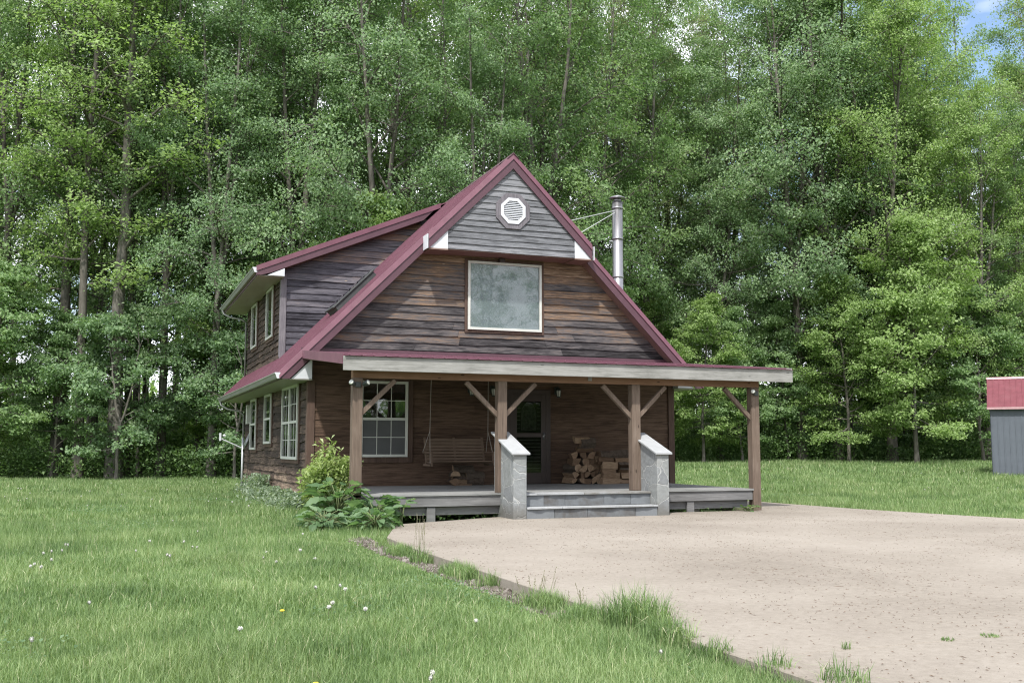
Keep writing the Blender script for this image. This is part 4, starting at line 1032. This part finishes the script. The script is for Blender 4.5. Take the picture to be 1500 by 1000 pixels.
# ================================================================== FOLIAGE
def make_tree(seed, H, cb, Rr, tr, nlimb, nleaf, lsz, leaf, forks=0, sag=.0, prof=None, spread=.42, flat=.35, lean=(0, 0), trunk_bend=.5, leafz0=None):
    rg = np.random.default_rng(seed)
    WV = []; WF = []; off = 0
    def add_tube(P, r, n):
        nonlocal off
        v, f = tube_np(P, r, n); WV.append(v); WF.append(f+off); off += len(v)
    n = 16; t = np.linspace(0, 1, n)
    wob = np.cumsum(rg.normal(0, 1, (n, 2)), 0)*trunk_bend*.18; wob -= wob[0]
    wob = wob*t[:, None]**.6
    axis_pts = np.stack([wob[:, 0]+lean[0]*t*H, wob[:, 1]+lean[1]*t*H, t*H*.985-.2*(t == 0)], -1)
    rad = tr*(1-t*.93)**.85+.012; rad[0] *= 1.35
    leaders = []
    if forks == 0: add_tube(axis_pts, rad, 8); leaders.append((axis_pts, rad, 0.))
    else:
        fk = int(n*rg.uniform(.25, .42)); add_tube(axis_pts[:fk+1], rad[:fk+1], 8)
        m = 10; a0 = rg.uniform(0, 6.28)
        for j in range(forks):
            az = a0+j*2*PI/forks+rg.uniform(-.4, .4); s = np.linspace(0, 1, m); sp = Rr*.38*rg.uniform(.6, 1.2); hh = H*rg.uniform(.86, 1.0)-axis_pts[fk][2]
            P = axis_pts[fk][None]+np.stack([np.cos(az)*sp*s**.8, np.sin(az)*sp*s**.8, hh*s**1.05], -1)+np.cumsum(rg.normal(0, .07, (m, 3)), 0)*s[:, None]
            r = rad[fk]*.72*(1-s*.93)**.8+.012; add_tube(P, r, 7); leaders.append((P, r, 0.))
        leaders.append((axis_pts[:fk+1], rad[:fk+1], 0.))
    cl = []; cw = []
    prof = prof or (lambda u: (.55+.45*math.sin(min(1, u*1.9)*PI*.62))*(1-.72*u**1.8))
    for i in range(nlimb):
        u = (i+rg.random())/nlimb; z = cb+u*(H*.97-cb)
        cand = [L_ for L_ in leaders if L_[0][0][2]-.3 <= z <= L_[0][-1][2]]
        if not cand: cand = [max(leaders, key=lambda q: q[0][-1][2])]
        Lp, Lr, _ = cand[rg.integers(len(cand))]
        zz = min(z, Lp[-1][2]-.05); b0 = np.array([np.interp(zz, Lp[:, 2], Lp[:, k]) for k in range(3)]); br = np.interp(zz, Lp[:, 2], Lr)
        length = Rr*prof(u)*rg.uniform(.65, 1.12); az = i*2.39996+rg.uniform(-.9, .9); el = R(14+40*u+rg.uniform(-24, 26))
        m = 6; s = np.linspace(0, 1, m)
        d = np.array([math.cos(az), math.sin(az)])
        hor = length*math.cos(el)*s; ver = length*(math.sin(el)*s+rg.uniform(-.15, .25)*np.sin(s*PI)-sag*rg.uniform(-.6, 1.6)*s**2)
        P = b0[None]+np.stack([d[0]*hor, d[1]*hor, ver], -1)+np.cumsum(rg.normal(0, .035*length/2, (m, 3)), 0)*(s[:, None])
        r = np.maximum(.008, min(br*.55, .02+.018*length)*(1-s*.9)); add_tube(P, r, 5)
        nt = max(4, int(length*2.8))
        for k in range(nt):
            f = .22+.78*(k+rg.random())/nt; p0 = np.array([np.interp(f, s, P[:, q]) for q in range(3)])
            a2 = az+rg.choice([-1, 1])*rg.uniform(.5, 1.3); l2 = length*.34*rg.uniform(.5, 1.2)*(1.25-f*.6); s2 = np.array([0, .5, 1.])
            e2 = rg.uniform(-.55, .95)
            P2 = p0[None]+np.stack([np.cos(a2)*l2*s2, np.sin(a2)*l2*s2, l2*(e2*s2-sag*.8*s2**2)], -1)
            add_tube(P2, np.array([.014, .009, .004])*(1+length*.12), 3)
            for q in (.45, .8, 1.05):
                cl.append(p0+(P2[-1]-p0)*q); cw.append(.6+rg.random())
        cl.append(P[-1]); cw.append(1.4)
    cl = np.array(cl); cw = np.array(cw); cw = cw*(rg.random(len(cw)) > .12); cw /= cw.sum()
    idx = rg.choice(len(cl), nleaf, p=cw)
    sp = spread*rg.uniform(.7, 1.3, len(cl))[idx]
    Pf = cl[idx]+rg.normal(0, 1, (nleaf, 3))*np.stack([sp, sp, sp*flat], -1)
    # leaves hug the top surface of each spray
    ctr = cl.mean(0); ow = Pf-np.array([ctr[0], ctr[1], 0]); ow[:, 2] = 0; ow /= np.linalg.norm(ow, axis=1)[:, None]+.5
    Lz = lsz*rg.uniform(.6, 1.35, nleaf)
    Pf[:, 2] = np.maximum(Pf[:, 2], .15)
    V = leaf_quads(Pf, Lz, Lz*rg.uniform(.55, .85, nleaf), rg, .60, ow*.75)
    crown = np_mesh('crown', V, np.arange(4*nleaf), np.full(nleaf, 4), leaf)
    WVc = np.concatenate(WV); WFc = np.concatenate(WF)
    trunk = np_mesh('trunk', WVc, WFc.ravel(), np.full(len(WFc), 4), M['bark'], True)
    return trunk, crown
TV = {}
PC = lambda u: (.62+.38*math.sin(min(1, u*2.2)*PI*.6))*(1-.28*u**3)
TV['tallA'] = make_tree(1, 26, 2.6, 4.9, .22, 66, 62000, .125, M['leafA'], 3, .10, PC, spread=.27, flat=.7)
TV['tallB'] = make_tree(2, 27, 3.4, 4.7, .21, 64, 56000, .125, M['leafB'], 3, .08, PC, spread=.27, flat=.7)
TV['tallC'] = make_tree(3, 25, 2.4, 5.2, .23, 70, 58000, .125, M['leafC'], 3, .14, PC, spread=.27, flat=.65)
TV['tallD'] = make_tree(4, 28, 4.4, 4.6, .20, 62, 44000, .125, M['leafA'], 2, .08, PC, spread=.27, flat=.7)
TV['slim'] = make_tree(5, 27, 7.0, 3.6, .20, 46, 21000, .125, M['leafB'], 2, .05, PC, spread=.26, flat=.7, trunk_bend=.35)
TV['slim2'] = make_tree(6, 26, 6.0, 3.8, .18, 46, 21000, .125, M['leafA'], 2, .05, PC, spread=.26, flat=.7)
TV['pole'] = make_tree(17, 29, 8.5, 3.6, .22, 40, 16000, .125, M['leafC'], 0, .05, PC, spread=.26, flat=.7, trunk_bend=.4, lean=(.012, 0))
TV['early'] = make_tree(7, 27, 7.0, 4.1, .20, 54, 15000, .11, M['leafD'], 3, .0, PC, spread=.28, flat=.9)
TV['underA'] = make_tree(8, 9.5, 1.5, 3.6, .075, 30, 21000, .13, M['leafA'], 0, .16, spread=.22, flat=.4)
TV['underB'] = make_tree(9, 7.5, 1.2, 3.0, .06, 26, 15000, .13, M['leafB'], 2, .14, spread=.22, flat=.45)
TV['underC'] = make_tree(10, 12.5, 1.8, 4.2, .10, 40, 30000, .14, M['leafC'], 0, .2, spread=.27, flat=.45)
TV['sapling'] = make_tree(11, 4.0, .7, 1.4, .03, 16, 3600, .12, M['leafA'], 0, .1, spread=.22, flat=.45)
TREELAB = {
 'tallA': ('tall full crowned green maple standing in the wall of woods', 'maple_tree'),
 'tallB': ('tall grey-green forked maple standing in the wall of woods', 'maple_tree'),
 'tallC': ('tall broad light green tree standing in the wall of woods', 'broadleaf_tree'),
 'tallD': ('tall high crowned forked tree standing in the wall of woods', 'broadleaf_tree'),
 'slim': ('tall slender straight grey trunked tree with a high thin crown', 'slender_tree'),
 'slim2': ('tall slender forked grey trunked tree with a high thin crown', 'slender_tree'),
 'pole': ('tall bare grey pole like trunk with foliage only near its top', 'pole_tree'),
 'early': ('tall tree with sparse yellowish young leaves against the sky', 'budding_tree'),
 'underA': ('small green maple with layered branches under the tall trees', 'young_maple'),
 'underB': ('small grey-green bushy maple at the foot of the woods', 'young_maple'),
 'underC': ('light green low branched young tree under the tall trees', 'young_tree'),
 'sapling': ('thin waist to head high sapling at the edge of the woods', 'sapling')}
used = {}
def plant_tree(kind, a, c, rz=None, s=1.0, label=None, z=None, sz=None):
    x, y = gp(a, c); rz = r2.uniform(0, 6.28) if rz is None else rz
    lab, nm = TREELAB[kind]
    if kind not in used:
        root = empty(nm); t = obj_from('trunk', TV[kind][0], root); k = obj_from('crown', TV[kind][1], root); used[kind] = root
    else: root = copy_tree(used[kind])
    root.location = (x, y, (float(ground_z(x, y)) if z is None else z)-.02); root.rotation_euler = (0, 0, rz); root.scale = (s, s, sz or s)
    if label: tag(root, label, 'tree')
    else: tag(root, lab, 'tree', {'tallA': 'full crowned maples of the woods', 'tallB': 'forked maples of the woods', 'tallC': 'broad light green trees of the woods', 'tallD': 'high crowned trees of the woods', 'slim': 'slender straight trees of the woods', 'slim2': 'slender forked trees of the woods', 'pole': 'bare pole like trunks of the woods', 'early': 'sparse young leaved trees of the woods', 'underA': 'layered small maples under the woods', 'underB': 'bushy small maples under the woods', 'underC': 'light green young trees under the woods', 'sapling': 'saplings at the woods edge'}[kind])
    if label: 
        if 'group' in root: del root['group']
    return root
r2 = random.Random(99)
def edge_c(a):    # distance of the edge of the woods at lateral position a
    return 45.5 + 12.5*float(sstep(-2, 9, np.array(a)))
def hs(a, c):      # far trees stand a little taller; two low spots open the sky
    p = a/c; f = 1+.0125*(c-46)
    for p0, wd, dp in ((.18, .04, .34), (.50, .06, .38), (.40, .03, .16), (-.02, .03, .08), (-.26, .03, .10)): f -= dp*math.exp(-((p-p0)/wd)**2)
    return min(1.32, f)
# edge row
for a in np.arange(-31, 37, 3.6):
    a = a+r2.uniform(-.9, .9); c = edge_c(a)+r2.uniform(.5, 3)
    k = r2.choice(['tallA', 'tallB', 'tallC', 'tallD'] if a > -13.5 else ['slim', 'tallD', 'slim2', 'tallB'])
    plant_tree(k, a, c, None, r2.uniform(.9, 1.08)*hs(a, c))
for px, dc, sc, lab in ((171, .4, 1.45, 'thickest grey bare trunk rising out of the young maples at the left'), (118, .2, .95, 'straight thin grey trunk just left of the thickest bare one'), (86, 1.5, 1.2, 'bare grey trunk second from the thickest, toward the left edge'), (188, 2.5, .8, 'slim pale trunk close behind the thickest bare one on the left')):
    c = 45.2+dc; o = plant_tree('pole', (px-750)/1500*c, c, px*.1, 1.0, lab); o.scale = (sc, sc, 1.0)
    o.children[0].scale = (1, 1, 1)
# second to sixth rows
for row, (dc, step) in enumerate(((5.5, 4.2), (11, 5.0), (18, 6.0), (28, 8))):
    a = -.56*(46+dc)-3
    while a < .58*(58+dc)+3:
        aa = a+r2.uniform(-1.3, 1.3); c = edge_c(aa)+dc+r2.uniform(-1.5, 1.5)
        k = r2.choice(['tallA', 'tallB', 'tallD', 'slim', 'slim2', 'tallC', 'early', 'pole'] if row < 2 else ['tallD', 'slim', 'slim2', 'tallB'])
        if row >= 1 and aa/c < -.3: k = r2.choice(['slim', 'slim2', 'early', 'pole'])
        plant_tree(k, aa, c, None, r2.uniform(.9, 1.06)*hs(aa, c), sz=r2.uniform(.9, 1.12)*hs(aa, c)); a += step
# the woods go on across the clearing behind the photographer (mirrored in the panes)
for k, (X, Y) in enumerate(((9, -34), (15, -31), (20, -36), (25, -32), (30, -37), (35, -33), (41, -38), (48, -35))):
    aa, c2 = ac(X, Y); plant_tree(['slim2', 'early', 'slim', 'early', 'slim2', 'slim', 'early', 'slim2'][k], aa, c2, None, .95)
rgb = np.random.default_rng(77); nb = 60000
Xb = rgb.uniform(-12, 66, nb); Yb = -41-rgb.random(nb)*9; Zb = rgb.random(nb)**.8*(7+2.5*np.sin(Xb*.5)+2*np.sin(Xb*1.3))
tag(obj_from('woods_across_the_clearing', np_mesh('woods_across_the_clearing', leaf_quads(np.stack([Xb, Yb, Zb-.2], -1), np.full(nb, .5), np.full(nb, .35), rgb, .5), np.arange(4*nb), np.full(nb, 4), M['leafA'])), 'green woods mirrored faintly in the window panes', 'woods', kind='stuff')
# understory
a = -27
while a < 34:
    aa = a+r2.uniform(-.8, .8); c = edge_c(aa)+r2.uniform(-1.0, 3.0)
    plant_tree(r2.choice(['underA', 'underB', 'underC', 'underA']), aa, c, None, r2.uniform(.75, 1.15)); a += 3.6
a = -30
while a < 36:
    aa = a+r2.uniform(-1, 1); c = edge_c(aa)+r2.uniform(5, 14)
    plant_tree(r2.choice(['underA', 'underB', 'sapling']), aa, c, None, r2.uniform(.75, 1.15)); a += 3.4
for a, dc, s_, kk in ((22, -2.0, 1.15, 'underC'), (18.5, -1.5, .9, 'underC'), (26, -1.2, 1.1, 'underA'), (10.5, -1.5, .8, 'underC'), (-23, -1.2, 1.1, 'underA'), (-17, -1.2, 1.1, 'underB'), (-12, -1.0, 1.0, 'underB')):
    plant_tree(kk, a, edge_c(a)+dc, None, s_, sz=s_*.9)
plant_tree('tallC', 21.5, edge_c(21.5)+.2, 1.0, 1.12, 'broad lime green tree reaching out over the lawn left of the shed')
# undergrowth mass
rg = np.random.default_rng(31)
def brush(name, label, n, fa, fc, hmax, lsz, mat, cat='undergrowth'):
    a = rg.uniform(*fa, n); ec = 45.5+12.5*sstep(-2, 9, a); c = ec+fc[0]+(fc[1]-fc[0])*rg.random(n)
    x, y = gp(a, c); h = hmax*(.35+.65*(np.sin(a*1.1+c*.7)*np.sin(a*.37-c*.5)*.5+.5)); z = ground_z(x, y)+h*rg.random(n)**.8
    L = lsz*rg.uniform(.5, 1.4, n); V = leaf_quads(np.stack([x, y, z], -1), L, L*.7, rg, .9)
    tag(obj_from(name, np_mesh(name, V, np.arange(4*n), np.full(n, 4), mat)), label, cat, kind='stuff')
brush('undergrowth', 'dark leafy undergrowth along the foot of the woods', 150000, (-34, 40), (-.9, 8), 2.1, .13, M['leafU'])
brush('forest_floor_growth', 'low green growth deeper between the trunks of the woods', 150000, (-50, 56), (5, 42), 3.2, .24, M['leafA'])
brush('far_woods', 'pale green far side of the woods seen between the trunks', 90000, (-62, 66), (34, 48), 8, .45, M['leafC'], 'woods')

# ------------------------------------------------------------------ plants by the porch corner
def shrub(x, y, H, Rr, n, label):
    root = empty('leafy_shrub', (x, y, float(ground_z(x, y)))); rg = np.random.default_rng(3)
    b = MB(); cl = []
    for k in range(22):
        a = k*2.4; r = Rr*math.sqrt(rg.random())*.95; h = H*rg.uniform(.5, 1.0)*(1-.25*r/Rr)
        P = [(0, 0, 0), (math.cos(a)*r*.4, math.sin(a)*r*.4, h*.5), (math.cos(a)*r, math.sin(a)*r, h)]
        b.tube(P, [.012, .008, .004], 5)
        for f in np.linspace(.4, 1, 7): cl.append([math.cos(a)*r*f, math.sin(a)*r*f, h*f**.8])
    b.build('stem', M['stem'], root)
    cl = np.array(cl); i = rg.integers(0, len(cl), n); P = cl[i]+rg.normal(0, 1, (n, 3))*np.array([.11, .11, .07])
    L = rg.uniform(.075, .14, n); V = leaf_quads(P, L, L*.5, rg, 1.0, None, .3)
    obj_from('foliage', np_mesh('foliage', V, np.arange(4*n), np.full(n, 4), M['leafS']), root)
    return tag(root, label, 'shrub')
shrub(3.92, 19.75, 1.52, .50, 4300, 'light green leafy shrub beside the leftmost porch post')
def big_leaf_plant(x, y, n, Rr, H, ls, label, seed, name='broad_leaf_plant', mat='leafK', z=None):
    root = empty(name, (x, y, float(ground_z(x, y)) if z is None else z)); r3 = random.Random(seed); b = MB(); st = MB()
    for k in range(n):
        az = k*2.4+r3.uniform(-.4, .4); el = r3.uniform(.15, 1.25); ln = r3.uniform(.35, 1)*Rr; tip = Vector((math.cos(az)*ln*math.cos(el*.6), math.sin(az)*ln*math.cos(el*.6), .05+H*math.sin(el)*r3.uniform(.6, 1)))
        st.tube([(0, 0, 0), (tip.x*.45, tip.y*.45, tip.z*.8), tuple(tip)], [.012, .009, .006], 5)
        L = ls*r3.uniform(.6, 1.15); W = L*r3.uniform(.62, .8); pitch = r3.uniform(-.5, .35)+ (el-.5)*.6
        d = Vector((math.cos(az)*math.cos(pitch), math.sin(az)*math.cos(pitch), math.sin(pitch))); s = d.cross(Vector((0, 0, 1))).normalized(); s = (Matrix.Rotation(r3.uniform(-.6, .6), 3, d) @ s); nn = s.cross(d).normalized()
        vs = []; fs = []; nl, nw = 7, 6
        for i in range(nl+1):
            f = i/nl; wid = W*.5*(math.sin(PI*min(1, (f*.92+.08))**.75))*(1.0 if i < nl else .1)
            for j in range(nw+1):
                q = (j/nw-.5)*2; ruf = .045*L*math.sin(f*19+j*2.1+k)*(abs(q)**2)
                p = tip+d*(f*L)+s*(q*wid)+nn*(abs(q)*W*.12-(f**2)*L*.28+ruf+.012*L*math.cos(f*22)*(1-abs(q)))
                vs.append(p)
        for i in range(nl):
            for j in range(nw): a = i*(nw+1)+j; fs.append((a, a+1, a+nw+2, a+nw+1))
        b.add(vs, fs)
    st.build('stem', M['stem'], root); b.build('leaf', M[mat], root, 0, True)
    return tag(root, label, 'plant')
big_leaf_plant(3.92, 18.9, 60, .50, .85, .33, 'large burdock plant with broad leaves left of the leftmost porch post', 1, 'burdock')
big_leaf_plant(4.45, 18.2, 52, .46, .45, .32, 'burdock with ruffled broad leaves in front of the leftmost porch post', 2, 'burdock')
big_leaf_plant(5.0, 18.35, 5, .22, .55, .36, 'burdock with one tall upright leaf against the deck edge', 6, 'burdock')
big_leaf_plant(4.25, 17.3, 80, .42, .30, .18, 'low leafy weed nearest the slab corner', 3, 'leafy_weed')
big_leaf_plant(3.5, 17.9, 80, .45, .32, .18, 'low leafy weed on the lawn side of the burdock', 4, 'leafy_weed')
big_leaf_plant(12.75, 18.78, 22, .28, .12, .10, 'small dark weed at the foot of the rightmost porch post', 5, 'leafy_weed', 'leafU')
# silvery groundcover by the side wall
rg = np.random.default_rng(8); n = 9000
y = rg.uniform(22.6, 31.5, n); x = 4.08-np.abs(rg.normal(0, .24, n)); h = .18+.24*np.sin(y*1.7)**2+.25*(y > 28.5)*(y < 30.6)
P = np.stack([x, y, ground_z(x, y)+rg.random(n)*h], -1); L = rg.uniform(.06, .16, n)
tag(obj_from('ground_cover', np_mesh('ground_cover', leaf_quads(P, L, L*.4, rg, .8), np.arange(4*n), np.full(n, 4), M['leafG'])), 'silvery green ground cover along the left wall of the cabin', 'ground cover', kind='stuff')
n = 700; x = rg.uniform(5.0, 12.8, n); y = rg.uniform(18.96, 19.3, n); P = np.stack([x, y, -.03+rg.random(n)*.12], -1); L = rg.uniform(.03, .08, n)
tag(obj_from('deck_weeds', np_mesh('deck_weeds', leaf_quads(P, L, L*.5, rg, .8), np.arange(4*n), np.full(n, 4), M['leafU'])), 'sparse dark weeds growing under the front of the porch deck', 'weeds', kind='stuff')

# ================================================================== WORLD, SUN, CAMERA
EL, AZ = R(56), math.atan2(-.55, -.84)       # direction towards the sun
sd_ = Vector((math.sin(AZ)*math.cos(EL), math.cos(AZ)*math.cos(EL), math.sin(EL)))
sun = bpy.data.lights.new('sun', 'SUN'); sun.energy = 3.4; sun.angle = R(2.2); sun.color = (1, .96, .90)
so = bpy.data.objects.new('sun', sun); COL.objects.link(so); so.rotation_euler = sd_.to_track_quat('Z', 'Y').to_euler(); so.location = (0, 0, 60)
w = bpy.data.worlds.new('World'); scene.world = w; w.use_nodes = True; nt = w.node_tree; nt.nodes.clear()
N_ = nt.nodes.new; Lk = nt.links.new
sky = N_('ShaderNodeTexSky'); sky.sky_type = 'NISHITA'; sky.sun_disc = False; sky.sun_elevation = EL; sky.sun_rotation = AZ % (2*PI); sky.air_density = 1.0; sky.dust_density = 1.2
tc = N_('ShaderNodeTexCoord'); mp = N_('ShaderNodeMapping'); mp.inputs['Scale'].default_value = (1, 1, 2.2)
no = N_('ShaderNodeTexNoise'); no.inputs['Scale'].default_value = 2.4; no.inputs['Detail'].default_value = 6; no.inputs['Roughness'].default_value = .55
cr = N_('ShaderNodeValToRGB'); cr.color_ramp.elements[0].position = .36; cr.color_ramp.elements[1].position = .50
mx = N_('ShaderNodeMix'); mx.data_type = 'RGBA'
Lk(tc.outputs['Generated'], mp.inputs[0]); Lk(mp.outputs[0], no.inputs[0]); Lk(no.outputs[0], cr.inputs[0]); Lk(cr.outputs[0], mx.inputs[0])
Lk(sky.outputs[0], mx.inputs[6]); mx.inputs[7].default_value = (7.6, 7.7, 8.3, 1)
bg = N_('ShaderNodeBackground'); bg.inputs[1].default_value = .15; Lk(mx.outputs[2], bg.inputs[0])
ou = N_('ShaderNodeOutputWorld'); Lk(bg.outputs[0], ou.inputs[0])

cam = bpy.data.cameras.new('camera'); co = bpy.data.objects.new('camera', cam); COL.objects.link(co)
cam.sensor_width = 36; cam.lens = 36; cam.clip_end = 2000; cam.clip_start = .1
co.location = (0, 0, CAMH); co.rotation_euler = (R(90)+PITCH, 0, -YAW)
scene.camera = co
scene.view_settings.view_transform = 'Standard'; scene.view_settings.look = 'None'; scene.view_settings.gamma = 1; scene.view_settings.exposure = .75
cy = scene.cycles
cy.max_bounces = 7; cy.filter_width = 1.15; cy.use_denoising = True; cy.denoising_prefilter = 'NONE'; cy.diffuse_bounces = 4; cy.glossy_bounces = 3; cy.transparent_max_bounces = 8; cy.transmission_bounces = 4; cy.caustics_reflective = False; cy.caustics_refractive = False
